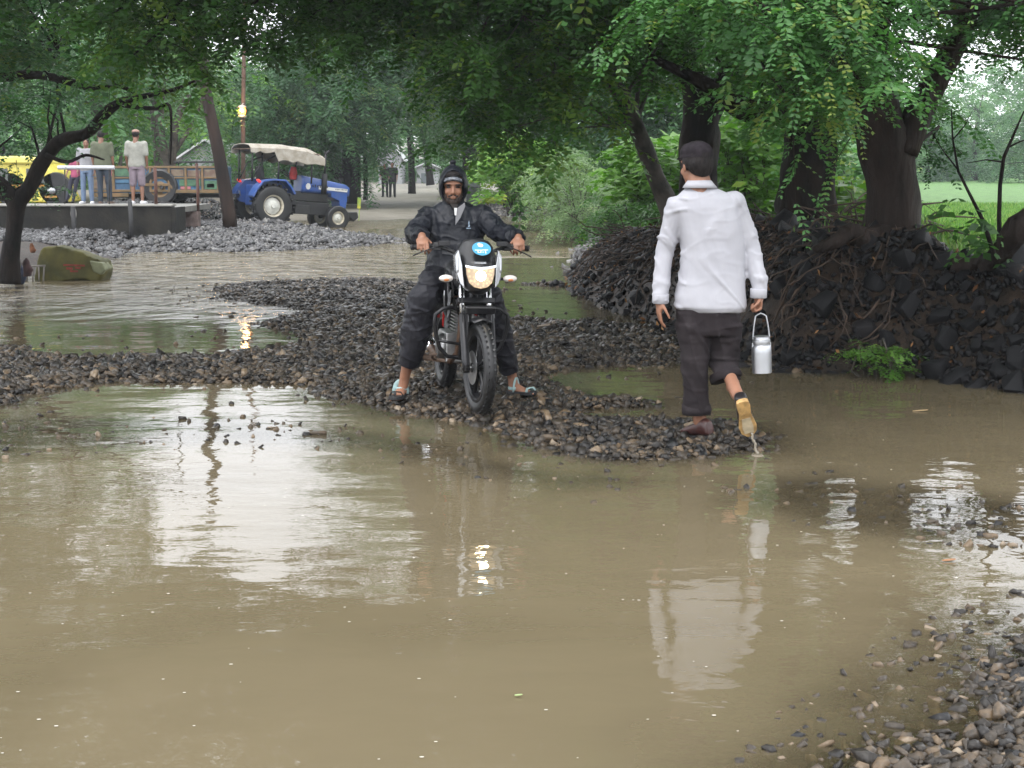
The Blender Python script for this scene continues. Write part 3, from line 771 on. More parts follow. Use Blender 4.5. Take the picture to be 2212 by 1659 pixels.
def tree(name, label, cat, wood, crowns, bark, leaf, seed, group=None, join=True, hubs=None, kids='trunk'):
    """wood: list of (points, radii) tubes, the first the trunk; crowns: list of (outline, Y0, Y1, count, kind[, tint])"""
    r = np.random.default_rng(seed)
    base = Vector(wood[0][0][0]); o3 = np.array(base)
    root = thing(name, label, cat, base, group=group)
    mb = MB(base)
    nodes = []
    for pts, rad in wood:
        pts = [Vector(p) for p in pts]
        # refine the path with a smooth curve
        fine, fr = [], []
        for i in range(len(pts) - 1):
            p0, p1, p2, p3 = pts[max(i - 1, 0)], pts[i], pts[i + 1], pts[min(i + 2, len(pts) - 1)]
            for t in (0, .25, .5, .75):
                fine.append(.5 * ((2 * p1) + (p2 - p0) * t + (2 * p0 - 5 * p1 + 4 * p2 - p3) * t * t + (3 * p1 - p0 - 3 * p2 + p3) * t ** 3))
                fr.append(rad[i] * (1 - t) + rad[i + 1] * t)
        fine.append(pts[-1]); fr.append(rad[-1])
        mb.tube(fine, fr, 14, rough=.28)
        nodes += [(p, q) for p, q in zip(fine, fr)]
    VS, TS, TW = [], [], []
    limb = MB(base)
    NP = np.array([p[:] for p, q in nodes])
    for c in crowns:
        outline, Y0, Y1, n, kind = c[:5]
        L, nf, fl, nl, ll, lw, droop = KINDS[kind]
        tint = (c[5] if len(c) > 5 else .45) + (.12 if kind == 'mid' else 0)
        # boughs: hubs from which several sprays leave
        if kind in ('far', 'feather'): n = int(n * 1.9)
        if kind == 'high': n = int(n * 1.2)
        nh = max(3, n // (4 if kind in ('far', 'feather', 'high') else 6))
        H = poly_pts(outline, Y0, Y1, nh, r)
        ctr = H.mean(0)
        per = n // nh
        Pp = np.repeat(H, per, 0) + r.normal(size=(nh * per, 3)) * L * (.5 if kind in ('far', 'feather') else .36); Pp[:, 2] += L * .2
        Dd = (Pp - ctr) * .25 + r.normal(size=Pp.shape) * .9
        Dd[:, 2] = Dd[:, 2] * .5 + .05
        vs, ti, tw = sprays(Pp, Dd, L, nf, fl, nl, ll, lw, droop, r, tint)
        VS.append(vs); TS.append(ti); TW.append(tw)
        if join:
            rr = nodes[-1][1]
            for h in H[:: (1 if nh < 40 else 2)]:
                d = np.linalg.norm(NP - h, axis=1) + np.maximum(0, NP[:, 2] - h[2]) * .6 
                k = int(np.argmin(d)); a = Vector(NP[k]); b = Vector(h)
                if (b - a).length < .2: continue
                mid = a.lerp(b, .5) + Vector(r.normal(size=3) * (b - a).length * .09) + Vector((0, 0, (b - a).length * .12))
                q = min(nodes[k][1] * .6, .008 + .011 * (b - a).length)
                limb.tube([a, a.lerp(mid, .5) + Vector(r.normal(size=3)) * .02, mid, mid.lerp(b, .5), b], [q, q * .85, q * .7, q * .5, q * .3], 6)
    mb.build('trunk', bark, root, smooth=True)
    if limb.v: limb.build('branches', bark, root, smooth=True)
    vs = np.concatenate(VS) - o3; ti = np.concatenate(TS)
    tv, tf = twig_mesh(TW, 0.005 if (KINDS[crowns[0][4]][0] < .7) else .012)
    nq = len(vs) // 4
    me = np_mesh('crown', np.concatenate([vs, tv - o3]), np.concatenate([np.arange(len(vs)), tf + len(vs)]), 4, {'tint': np.concatenate([ti, np.zeros(len(tv))])})
    cm = link_mesh('crown', me, leaf, root); me.materials.append(bark)
    mi = np.zeros(len(me.polygons), dtype=np.int32); mi[nq:] = 1; me.polygons.foreach_set('material_index', mi)
    return root
def vp(l, Y): return [pt(u, v, (Y[i] if hasattr(Y, '__len__') else Y)) for i, (u, v) in enumerate(l)]

# ---- the four trees on the right bank
tree('roadside_tree', 'massive brown-barked tree at right leaning over the stone bank, its trunk forking near the top', 'tree',
     [(vp([(1930, 560), (1928, 500), (1925, 400), (1905, 290), (1885, 190), (1870, 90), (1890, -60), (1930, -260), (1960, -480)], [13.2, 13.2, 13.1, 13, 12.9, 12.8, 12.6, 12.3, 12]), [.38, .27, .215, .20, .195, .18, .14, .09, .05]),
      (vp([(1950, 330), (1985, 240), (2030, 160), (2070, 80), (2100, 0), (2140, -150), (2190, -350)], [13, 13, 13, 12.9, 12.8, 12.6, 12.4]), [.12, .12, .10, .09, .08, .06, .03]),
      (vp([(1890, 200), (1830, 160), (1740, 120), (1640, 60), (1500, -30), (1350, -150)], [12.9, 12.6, 12, 11.5, 11, 10.5]), [.15, .12, .1, .08, .06, .03]),
      (vp([(1930, 515), (1990, 530), (2030, 560), (2080, 574), (2130, 568), (2165, 545)], [13.1, 12.9, 12.7, 12.5, 12.4, 12.5]), [.2, .12, .08, .07, .06, .05]),
      (vp([(2120, 575), (2150, 560), (2175, 530), (2195, 500), (2225, 475), (2290, 440)], [12.3, 12.2, 12.1, 12, 12, 12]), [.05, .08, .09, .10, .10, .08]),
      (vp([(1925, 520), (1870, 520), (1835, 500), (1810, 520), (1760, 540)], [13.1, 12.9, 12.8, 12.7, 12.6]), [.2, .12, .07, .06, .03]),
      (vp([(1925, 530), (1900, 570), (1850, 620), (1835, 700)], [13.1, 12.9, 12.6, 12.4]), [.12, .05, .03, .015])],
     [([(1660, 20), (1720, -20), (1820, 10), (1832, 100), (1862, 190), (1905, 265), (1850, 225), (1780, 195), (1730, 200), (1700, 180), (1715, 130), (1680, 80)], 8.9, 10.2, 100, 'near', .66),
      ([(1695, 190), (1725, 190), (1722, 240), (1700, 245)], 9.2, 9.8, 6, 'near', .7),
      ([(1450, -80), (1640, -80), (1700, 20), (1640, 90), (1560, 50), (1500, 80), (1460, 70), (1470, 20)], 8.8, 10.5, 90, 'near', .6),
      ([(1700, -90), (2350, -90), (2350, 90), (2180, 70), (2120, 40), (2060, 0), (1980, -30), (1900, 10), (1860, 0), (1800, 40), (1740, 20)], 9, 12.3, 180, 'near', .55),
      ([(2120, 20), (2300, 20), (2300, 160), (2210, 140), (2160, 130)], 9.5, 12, 34, 'near', .55),
      ([(1960, 230), (2000, 210), (2030, 320), (2000, 350), (1975, 310)], 13.3, 14, 14, 'near', .35),
      ([(1300, -230), (2500, -230), (2500, -800), (1200, -800)], 10, 15, 420, 'high', .4)],
     M_BARKB, L_NEAR, 101)
tree('roadside_tree', 'thick almost black trunk standing behind the hanging green sprays, left of the brown-barked tree', 'tree',
     [(vp([(1745, 520), (1743, 470), (1742, 400), (1748, 300), (1720, 200), (1690, 100), (1650, -50), (1620, -250)], 15.8), [.34, .3, .27, .25, .2, .15, .1, .05]),
      (vp([(1748, 330), (1790, 240), (1830, 160), (1850, 60), (1870, -100)], [15.8, 15.9, 16, 16.2, 16.5]), [.18, .14, .1, .08, .05]),
      (vp([(1748, 290), (1690, 250), (1620, 235), (1560, 200), (1480, 160), (1400, 120)], [15.8, 15.5, 15.2, 15, 14.8, 14.6]), [.14, .11, .09, .07, .05, .03])],
     [([(1560, 60), (1850, 20), (1840, 90), (1780, 120), (1700, 150), (1640, 120), (1570, 110)], 14.2, 17, 70, 'mid', .4),
      ([(1500, -80), (2260, -80), (2260, 60), (1500, 90)], 14, 18, 110, 'mid', .4),
      ([(1900, 60), (1970, 60), (1990, 150), (2080, 200), (2000, 240), (1950, 200)], 14, 17, 16, 'mid', .4),
      ([(1300, -120), (2400, -120), (2400, -450), (1300, -450)], 14, 19, 330, 'high', .35)],
     M_BARK, L_MID, 102)
tree('roadside_tree', 'black forked tree trunk rising straight behind the head of the man in the white shirt', 'tree',
     [(vp([(1512, 480), (1510, 400), (1508, 320), (1515, 250), (1500, 180), (1460, 100), (1420, 0), (1390, -150)], 20), [.27, .25, .24, .24, .18, .14, .1, .05]),
      (vp([(1518, 260), (1545, 215), (1570, 165), (1600, 100), (1640, 0), (1690, -120)], 20), [.2, .14, .12, .1, .08, .05]),
      (vp([(1555, 195), (1585, 230), (1620, 250)], [20, 19.6, 19.3]), [.12, .11, .09])],
     [([(1240, -60), (1700, -60), (1650, 70), (1560, 70), (1440, 150), (1360, 200), (1280, 160), (1230, 100)], 17, 22, 200, 'mid', .42),
      ([(1200, -90), (1800, -90), (1800, -360), (1200, -360)], 17, 23, 200, 'high', .35)],
     M_BARK, L_MID, 103)
tree('slender_tree', 'slender tree leaning left over the track with a short broken stub halfway up', 'tree',
     [(vp([(1475, 560), (1445, 450), (1415, 380), (1385, 300), (1362, 245), (1325, 180), (1290, 110), (1240, 60), (1150, 20), (1040, -20), (900, -60)], [17, 17, 16.9, 16.8, 16.7, 16.6, 16.4, 16.2, 16, 15.8, 15.6]), [.13, .105, .09, .085, .085, .08, .075, .065, .05, .04, .02]),
      (vp([(1372, 272), (1352, 268), (1328, 272)], [16.8, 16.6, 16.5]), [.06, .04, .03]),
      (vp([(1320, 170), (1290, 165), (1262, 145), (1230, 100)], [16.6, 16.4, 16.2, 16]), [.06, .04, .03, .02]),
      (vp([(1290, 110), (1310, 60), (1350, 0), (1380, -80)], [16.4, 16.2, 16, 15.8]), [.06, .05, .04, .02])],
     [([(1180, 60), (1260, 130), (1280, 200), (1285, 300), (1240, 290), (1200, 250), (1140, 280), (1060, 300), (1020, 240), (1080, 160), (1120, 80)], 14.5, 17, 100, 'mid', .62),
      ([(1300, 60), (1450, 30), (1460, 150), (1430, 190), (1390, 150), (1340, 100)], 16.9, 18.4, 60, 'mid', .6),
      ([(850, -60), (1500, -60), (1480, 60), (1250, 130), (1100, 170), (960, 150), (880, 60)], 14, 18, 220, 'mid', .46),
      ([(900, 60), (1050, 100), (1060, 230), (980, 290), (920, 240), (880, 150)], 15, 18, 40, 'mid', .3),
      ([(700, -110), (1500, -110), (1500, -360), (700, -360)], 14.5, 18, 300, 'high', .3)],
     M_BARKG, L_MID, 104)
# ---- tree over the left side of the track, hanging dark green leaves
tree('overhanging_tree', 'tree standing beyond the left edge whose limb carries dark drooping leaves across the top', 'tree',
     [(vp([(-330, 640), (-300, 400), (-260, 150), (-200, -60), (-150, -250)], 17), [.35, .3, .26, .2, .1]),
      (vp([(-240, 100), (-60, -30), (150, -90), (400, -110), (620, -100), (800, -60), (950, -30)], [17, 16.8, 16.5, 16.2, 16, 15.8, 15.6]), [.18, .15, .12, .1, .08, .05, .02])],
     [([(200, -90), (440, -90), (440, 60), (420, 120), (380, 70), (330, 110), (270, 140), (240, 100), (190, 70)], 14.5, 17.5, 130, 'mid', .6),
      ([(420, -60), (720, -60), (720, 0), (660, 50), (640, 110), (590, 60), (540, 20), (500, 60), (460, 100), (430, 60)], 14.5, 17, 120, 'mid', .38),
      ([(700, -60), (950, -60), (960, 80), (900, 120), (840, 90), (760, 80), (700, 40)], 14.5, 17, 105, 'mid', .42),
      ([(-500, -110), (800, -110), (800, -330), (-500, -330)], 14.5, 17.5, 420, 'high', .35),
      ([(-500, -330), (1300, -330), (1300, -700), (-500, -700)], 12, 16, 380, 'high', .35)],
     M_BARK, L_MID, 105)
# ---- gnarled tree at left
tree('gnarled_tree', 'dark gnarled tree at left with a crooked trunk twisting up over the yellow slab', 'tree',
     [(vp([(20, 612), (22, 560), (30, 500), (38, 440), (62, 408), (88, 355), (128, 306), (188, 288), (222, 250), (258, 222), (310, 208), (370, 195), (420, 175)], [21] * 6 + [20.8, 20.6, 20.5, 20.4, 20.3, 20.2, 20]), [.16, .12, .11, .12, .10, .10, .085, .07, .07, .055, .035, .025, .015]),
      (vp([(38, 445), (15, 410), (-25, 380), (-90, 330)], 21), [.11, .09, .08, .06]),
      (vp([(258, 224), (300, 232), (340, 233), (366, 228), (370, 290), (368, 355)], [20.4, 20.3, 20.2, 20.1, 20, 20]), [.04, .03, .025, .02, .012, .006]),
      (vp([(-90, 150), (0, 165), (85, 162), (150, 176), (200, 190), (250, 183), (292, 202)], [20, 19.8, 19.6, 19.5, 19.4, 19.3, 19.2]), [.1, .06, .05, .05, .04, .03, .015]),
      (vp([(95, 162), (112, 135), (125, 112)], [19.6, 19.5, 19.4]), [.035, .03, .02]),
      (vp([(-90, 330), (-110, 240), (-90, 150), (-60, 60), (0, -60)], [21, 20.5, 20, 19.8, 19.6]), [.07, .08, .09, .08, .04]),
      (vp([(100, 335), (145, 350), (185, 335), (225, 345)], [20.8, 20.6, 20.5, 20.4]), [.03, .022, .02, .01])],
     [([(-120, -60), (210, -60), (230, 60), (190, 110), (130, 150), (60, 140), (-120, 200)], 18, 21.5, 170, 'mid', .5),
      ([(-120, 170), (90, 180), (160, 200), (140, 250), (95, 290), (40, 300), (-120, 300)], 20.2, 23, 80, 'mid', .3),
      ([(60, 330), (85, 340), (95, 420), (60, 440), (40, 400)], 21.2, 21.8, 6, 'mid', .3),
      ([(-20, 380), (30, 395), (20, 430), (-30, 420)], 20.8, 22, 5, 'mid', .3),
      ([(-200, -90), (250, -90), (230, -230), (-200, -230)], 17, 21, 150, 'high', .35)],
     M_BARK, L_BLUE, 106)
# ---- trees behind
def simple_tree(lbl, wood, Y, crown, Yr, n, kind, leaf, seed, bark=M_BARK, tint=.45, name='roadside_tree', group='trees in the misty background', extra=()):
    return tree(name, lbl, 'tree', [(vp(w, Y), rd) for w, rd in wood], [(crown, Yr[0], Yr[1], n, kind, tint)] + list(extra), bark, leaf, seed, group)
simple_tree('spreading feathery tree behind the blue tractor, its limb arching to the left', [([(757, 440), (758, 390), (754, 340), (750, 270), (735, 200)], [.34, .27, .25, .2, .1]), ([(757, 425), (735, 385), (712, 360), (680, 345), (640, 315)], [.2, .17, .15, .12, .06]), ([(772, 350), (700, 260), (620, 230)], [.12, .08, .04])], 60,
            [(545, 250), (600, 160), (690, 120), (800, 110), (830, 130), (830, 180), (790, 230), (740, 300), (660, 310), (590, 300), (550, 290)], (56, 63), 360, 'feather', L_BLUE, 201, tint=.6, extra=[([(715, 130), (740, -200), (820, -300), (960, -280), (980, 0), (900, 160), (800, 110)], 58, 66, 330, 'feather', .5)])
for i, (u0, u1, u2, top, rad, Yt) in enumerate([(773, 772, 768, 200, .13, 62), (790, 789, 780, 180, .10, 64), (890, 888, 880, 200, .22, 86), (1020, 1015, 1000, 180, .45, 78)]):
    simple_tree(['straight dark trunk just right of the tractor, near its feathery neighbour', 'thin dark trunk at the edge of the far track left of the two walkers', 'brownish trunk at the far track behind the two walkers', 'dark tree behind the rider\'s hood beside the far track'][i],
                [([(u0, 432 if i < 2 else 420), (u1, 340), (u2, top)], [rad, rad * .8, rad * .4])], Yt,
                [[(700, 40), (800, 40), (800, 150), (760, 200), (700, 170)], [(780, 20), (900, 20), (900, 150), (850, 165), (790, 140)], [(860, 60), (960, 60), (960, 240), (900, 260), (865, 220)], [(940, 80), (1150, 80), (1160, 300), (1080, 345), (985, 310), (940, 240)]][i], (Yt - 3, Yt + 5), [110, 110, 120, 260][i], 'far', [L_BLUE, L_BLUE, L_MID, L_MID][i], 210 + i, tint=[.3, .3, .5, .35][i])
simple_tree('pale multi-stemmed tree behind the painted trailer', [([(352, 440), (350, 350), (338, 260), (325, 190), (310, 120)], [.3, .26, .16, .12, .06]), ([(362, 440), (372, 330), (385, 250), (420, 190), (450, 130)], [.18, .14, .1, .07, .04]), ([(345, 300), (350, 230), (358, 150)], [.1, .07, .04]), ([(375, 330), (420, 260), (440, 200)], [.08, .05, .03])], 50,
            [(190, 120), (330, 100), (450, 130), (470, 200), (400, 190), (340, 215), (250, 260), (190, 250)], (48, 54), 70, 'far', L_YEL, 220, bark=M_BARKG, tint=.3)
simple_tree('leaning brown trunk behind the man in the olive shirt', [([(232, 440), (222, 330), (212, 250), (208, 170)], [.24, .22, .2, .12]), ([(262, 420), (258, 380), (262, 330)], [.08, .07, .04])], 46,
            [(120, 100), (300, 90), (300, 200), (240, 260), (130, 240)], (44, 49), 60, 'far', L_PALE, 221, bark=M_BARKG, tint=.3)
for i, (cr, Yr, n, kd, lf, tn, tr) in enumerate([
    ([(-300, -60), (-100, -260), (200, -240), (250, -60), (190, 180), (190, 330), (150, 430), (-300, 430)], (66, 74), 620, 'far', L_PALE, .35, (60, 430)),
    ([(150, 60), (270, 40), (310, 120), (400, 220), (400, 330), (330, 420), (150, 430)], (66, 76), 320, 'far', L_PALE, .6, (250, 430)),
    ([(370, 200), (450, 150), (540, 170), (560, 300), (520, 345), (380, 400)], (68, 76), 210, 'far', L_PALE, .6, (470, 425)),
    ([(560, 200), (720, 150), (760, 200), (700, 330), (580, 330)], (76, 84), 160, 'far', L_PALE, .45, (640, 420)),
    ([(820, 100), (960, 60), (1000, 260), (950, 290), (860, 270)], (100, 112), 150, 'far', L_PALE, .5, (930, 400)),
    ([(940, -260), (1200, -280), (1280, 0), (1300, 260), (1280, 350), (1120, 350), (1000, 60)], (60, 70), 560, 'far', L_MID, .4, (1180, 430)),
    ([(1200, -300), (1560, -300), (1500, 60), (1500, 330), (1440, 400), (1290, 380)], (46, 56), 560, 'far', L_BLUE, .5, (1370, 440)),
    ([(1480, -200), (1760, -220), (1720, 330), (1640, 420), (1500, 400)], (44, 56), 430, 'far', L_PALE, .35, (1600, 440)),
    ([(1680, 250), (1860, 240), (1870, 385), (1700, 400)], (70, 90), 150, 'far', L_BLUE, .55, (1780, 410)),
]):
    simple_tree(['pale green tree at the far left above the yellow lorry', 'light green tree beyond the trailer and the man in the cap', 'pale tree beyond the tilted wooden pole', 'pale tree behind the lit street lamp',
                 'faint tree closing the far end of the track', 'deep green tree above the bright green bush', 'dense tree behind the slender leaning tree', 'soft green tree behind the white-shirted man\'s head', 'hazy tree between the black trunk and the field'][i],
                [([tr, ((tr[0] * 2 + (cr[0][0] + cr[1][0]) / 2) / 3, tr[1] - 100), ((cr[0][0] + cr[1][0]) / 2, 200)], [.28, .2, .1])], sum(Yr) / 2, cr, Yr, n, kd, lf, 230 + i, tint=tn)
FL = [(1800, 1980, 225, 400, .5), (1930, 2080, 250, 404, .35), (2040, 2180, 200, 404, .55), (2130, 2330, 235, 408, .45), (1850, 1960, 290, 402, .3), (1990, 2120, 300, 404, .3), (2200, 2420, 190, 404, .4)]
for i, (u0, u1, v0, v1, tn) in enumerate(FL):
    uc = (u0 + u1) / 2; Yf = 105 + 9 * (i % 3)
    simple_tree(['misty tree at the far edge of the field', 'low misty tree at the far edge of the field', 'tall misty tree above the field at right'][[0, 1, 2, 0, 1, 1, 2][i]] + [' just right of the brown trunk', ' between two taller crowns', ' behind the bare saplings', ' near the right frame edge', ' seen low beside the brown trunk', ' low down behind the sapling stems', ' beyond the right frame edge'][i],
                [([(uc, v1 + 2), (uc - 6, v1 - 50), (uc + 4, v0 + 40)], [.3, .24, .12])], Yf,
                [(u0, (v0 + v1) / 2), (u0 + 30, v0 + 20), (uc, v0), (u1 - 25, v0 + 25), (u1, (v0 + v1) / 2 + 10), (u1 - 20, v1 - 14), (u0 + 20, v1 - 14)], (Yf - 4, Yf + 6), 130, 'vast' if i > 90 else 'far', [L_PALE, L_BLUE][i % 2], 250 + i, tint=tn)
# far wood closing the horizon
r_ = np.random.default_rng(9)
def far_wood(x0, x1, Y, hgt, n, seed, leaf):
    r = np.random.default_rng(seed)
    x = r.uniform(x0, x1, n); y = Y + r.uniform(0, 14, n)
    zt = hgt * (.75 + .35 * fbm(x, x * 0, .12, seed)); z = .6 + zt * r.random(n) ** .8
    P0 = np.stack([x, y, z], -1); D = r.normal(size=(n, 3)); D[:, 2] *= .4
    L, nf, fl, nl, ll, lw, dr = KINDS['vast']
    vs, ti, tw = sprays(P0, D, L, nf, fl, nl, ll, lw, dr, r, .45)
    return vs, ti
A = [far_wood(-75, -2, 124, 12, 900, 301, 0), far_wood(-6, 14, 165, 11, 260, 302, 0), far_wood(12, 95, 146, 12, 1000, 303, 0)]
vs = np.concatenate([a[0] for a in A]); ti = np.concatenate([a[1] for a in A])
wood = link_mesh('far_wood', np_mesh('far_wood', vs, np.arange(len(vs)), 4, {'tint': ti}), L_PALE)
tag(wood, 'misty belt of distant trees closing off the horizon', 'wood', kind='stuff')

# ---- bushes
def bush(lbl, cr, Yr, n, kind, leaf, seed, tint=.5, base=None, name='bush'):
    r = np.random.default_rng(seed)
    ym = sum(Yr) / 2
    P_ = np.array(cr, float); bu = P_[:, 0].mean(); bv = P_[:, 1].max() + 4
    b = base or pt(bu, bv, ym)
    root = thing(name, lbl, 'bush', b, group='bushes')
    H = poly_pts(cr, *Yr, n, r)
    L, nf, fl, nl, ll, lw, dr = KINDS[kind]
    D = (H - np.array(b)) * .5 + r.normal(size=H.shape) * .5; D[:, 2] = np.abs(D[:, 2]) * .6
    vs, ti, tw = sprays(H, D, L, nf, fl, nl, ll, lw, dr, r, tint)
    f = link_mesh('foliage', np_mesh('foliage', vs - np.array(b), np.arange(len(vs)), 4, {'tint': ti}), leaf, root)
    mb = MB(b)
    for h in H[::max(1, n // 40)]:
        h = Vector(h); m_ = b.lerp(h, .5) + Vector(r.normal(size=3)) * .08
        mb.tube([b + Vector((r.normal() * .1, r.normal() * .1, -.2)), m_, h], [.016, .011, .005], 5)
    mb.build('stems', M_BARKG, root, smooth=True)
    return root
bush('bright green broad-leaved bush beside the stream above the grey rocks', [(1030, 385), (1060, 310), (1110, 290), (1160, 320), (1200, 345), (1180, 420), (1130, 445), (1080, 430), (1050, 410)], (39, 43), 190, 'broad', L_YEL, 401, .6)
bush('grey-green feathery bush between the bright bush and the leaning tree', [(1160, 400), (1180, 350), (1240, 340), (1300, 370), (1345, 400), (1340, 455), (1300, 480), (1240, 495), (1180, 480)], (32, 36), 210, 'fine', L_GREY, 402, .55)
bush('yellow-green leafy bush right behind the leaning slender trunk', [(1335, 330), (1400, 300), (1470, 310), (1480, 430), (1400, 455), (1345, 430)], (23, 26), 130, 'broad', L_YEL, 403, .45)
bush('yellow-green bush behind the shoulders of the white-shirted man', [(1545, 270), (1600, 240), (1680, 250), (1700, 330), (1690, 440), (1620, 480), (1550, 450)], (21.5, 25), 190, 'broad', L_YEL, 404, .42)
bush('low dark green growth at the end of the stone bank', [(1310, 440), (1380, 430), (1470, 440), (1470, 480), (1380, 500), (1300, 480)], (22, 24), 60, 'fine', L_MID, 405, .5)
bush('small bright green plant growing at the waterline of the stone bank', [(1850, 735), (1900, 722), (1935, 780), (1950, 805), (1880, 805), (1855, 770)], (11.75, 11.95), 26, 'tiny', L_YEL, 406, .35, base=pt(1890, 812, 12.1))
bush('green weeds tucked between the black trunk and the brown tree', [(1785, 380), (1830, 360), (1850, 420), (1830, 470), (1790, 450)], (17, 19), 24, 'broad', L_YEL, 407, .6)
bush('large soft bush between the two thick trunks', [(1800, 330), (1850, 320), (1860, 400), (1820, 430)], (24, 27), 30, 'broad', L_PALE, 408, .6)
# ---- bare saplings at right
def sapling(lbl, tubes, leaves, seed, Y):
    b = Vector(tubes[0][0][0])
    root = thing('sapling', lbl, 'sapling', b, group='saplings on the right bank')
    mb = MB(b)
    for p, rd in tubes: mb.tube(p, rd, 7, rough=.2)
    mb.build('stem', M_BARK, root, smooth=True)
    r = np.random.default_rng(seed); H = np.array([pt(u, v, Y + r.normal() * .15) for u, v in leaves])
    D = r.normal(size=H.shape); D[:, 2] = -.3
    vs, ti, tw = sprays(H, D, .16, 4, .10, 1, .11, .06, .5, r, .35, .6)
    link_mesh('leaves', np_mesh('leaves', vs - np.array(b), np.arange(len(vs)), 4, {'tint': ti}), L_MID, root)
sapling('thin sapling with dark oval leaves leaning left on the right bank', [(vp([(2150, 560), (2125, 480), (2095, 420), (2070, 370), (2058, 300), (2055, 235)], 11.8), [.02, .016, .013, .011, .008, .004]), (vp([(2068, 365), (2040, 330), (2015, 290)], 11.8), [.007, .005, .003]), (vp([(2060, 300), (2085, 270), (2100, 240)], 11.8), [.006, .004, .002])],
        [(2075, 410), (2090, 430), (2085, 460), (2105, 450), (2115, 480), (2070, 480), (2080, 515), (2130, 470), (2100, 500), (2060, 440), (2125, 505)], 501, 11.8)
sapling('upright bare sapling forking near the right edge of the photo', [(vp([(2160, 560), (2158, 470), (2160, 400), (2168, 340), (2190, 290), (2212, 240)], 12.2), [.022, .018, .016, .014, .01, .005]), (vp([(2166, 350), (2130, 345), (2090, 352)], 12.2), [.008, .005, .003]), (vp([(2175, 320), (2205, 305), (2230, 300)], 12.2), [.01, .006, .004])],
        [(2170, 520), (2150, 500)], 502, 12.2)
# ================================================================== people
M_SKIN = mat('skin', (.28, .135, .082), .5, var=.12, vscale=18, bump=.0006, bscale=220)
M_SKIN2 = mat('skin_dark', (.22, .11, .07), .5, var=.1, vscale=18)
M_HAIR = mat('hair', (.007, .006, .006), .7, spec=.2, bump=.003, bscale=160, col2=(.02, .016, .016), vscale=90, stretch=(1, 1, .3))
M_RAIN = mat('rain_fabric', (.007, .008, .012), .36, spec=.22, bump=.006, bscale=26, col2=(.012, .014, .020), vscale=9)
M_RAINT = mat('rain_trousers', (.012, .012, .016), .45, spec=.2, bump=.006, bscale=34, col2=(.024, .024, .030), vscale=9)
M_SHIRT = mat('white_cotton', (.38, .38, .415), .85, spec=.15, bump=.0012, bscale=26, col2=(.42, .42, .455), vscale=7)
M_TROU = mat('charcoal_cloth', (.020, .016, .018), .9, spec=.15, bump=.002, bscale=60, col2=(.030, .025, .027), vscale=12)
M_DARK = mat('black_rubber', (.010, .010, .011), .6, bump=.001, bscale=90)
M_EYE = mat('eye_dark', (.01, .007, .006), .2)
M_WHITE = mat('white_cloth', (.7, .7, .7), .8)
def basis(fwd, up=(0, 0, 1)):
    """matrix whose columns are right, forward, up of a body part"""
    f = Vector(fwd).normalized(); u = Vector(up)
    r = f.cross(u).normalized(); u = r.cross(f).normalized()
    return Matrix((r, f, u)).transposed()
def head(mb, c, R, s=1.0, ears=True):
    c = Vector(c)
    def e(p, r, n=14, m=10, Q=None): mb.ell(c + R @ (Vector(p) * s), [q * s for q in r], R @ Q if Q else R, n, m)
    e((0, -.012, .042), (.074, .094, .082), 20, 14); e((0, .02, -.03), (.062, .068, .080), 18, 12)
    e((0, .030, .03), (.064, .058, .06)); e((0, .052, -.098), (.028, .026, .021)); e((0, .03, -.085), (.045, .045, .03))
    e((0, .077, .028), (.050, .017, .012)); e((-.036, .060, -.028), (.022, .020, .024)); e((.036, .060, -.028), (.022, .020, .024))
    mb.cap(c + R @ (Vector((0, .084, .014)) * s), c + R @ (Vector((0, .104, -.028)) * s), .008 * s, .0125 * s, 8)
    e((-.011, .094, -.034), (.008, .010, .008), 8, 6); e((.011, .094, -.034), (.008, .010, .008), 8, 6)
    e((0, .083, -.062), (.023, .011, .006), 10, 6); e((0, .081, -.071), (.019, .011, .007), 10, 6)
    if ears:
        for sx in (-1, 1): e((sx * .078, -.012, -.008), (.009, .019, .031), 10, 8, Matrix.Rotation(sx * .25, 3, 'Z'))
    mb.cap(c + R @ (Vector((0, -.018, -.05)) * s), c + R @ (Vector((0, -.035, -.165)) * s), .054 * s, .062 * s)
def finger(mb, p, d, n, ax, lens, curls, r0):
    p = Vector(p); d = Vector(d).normalized(); a = 0
    for k, L in enumerate(lens):
        a += curls[k]
        q = p + (Matrix.Rotation(a, 3, ax) @ d) * L
        mb.cap(p, q, r0 * (1 - .12 * k), r0 * (1 - .12 * (k + 1)), 8); p = q
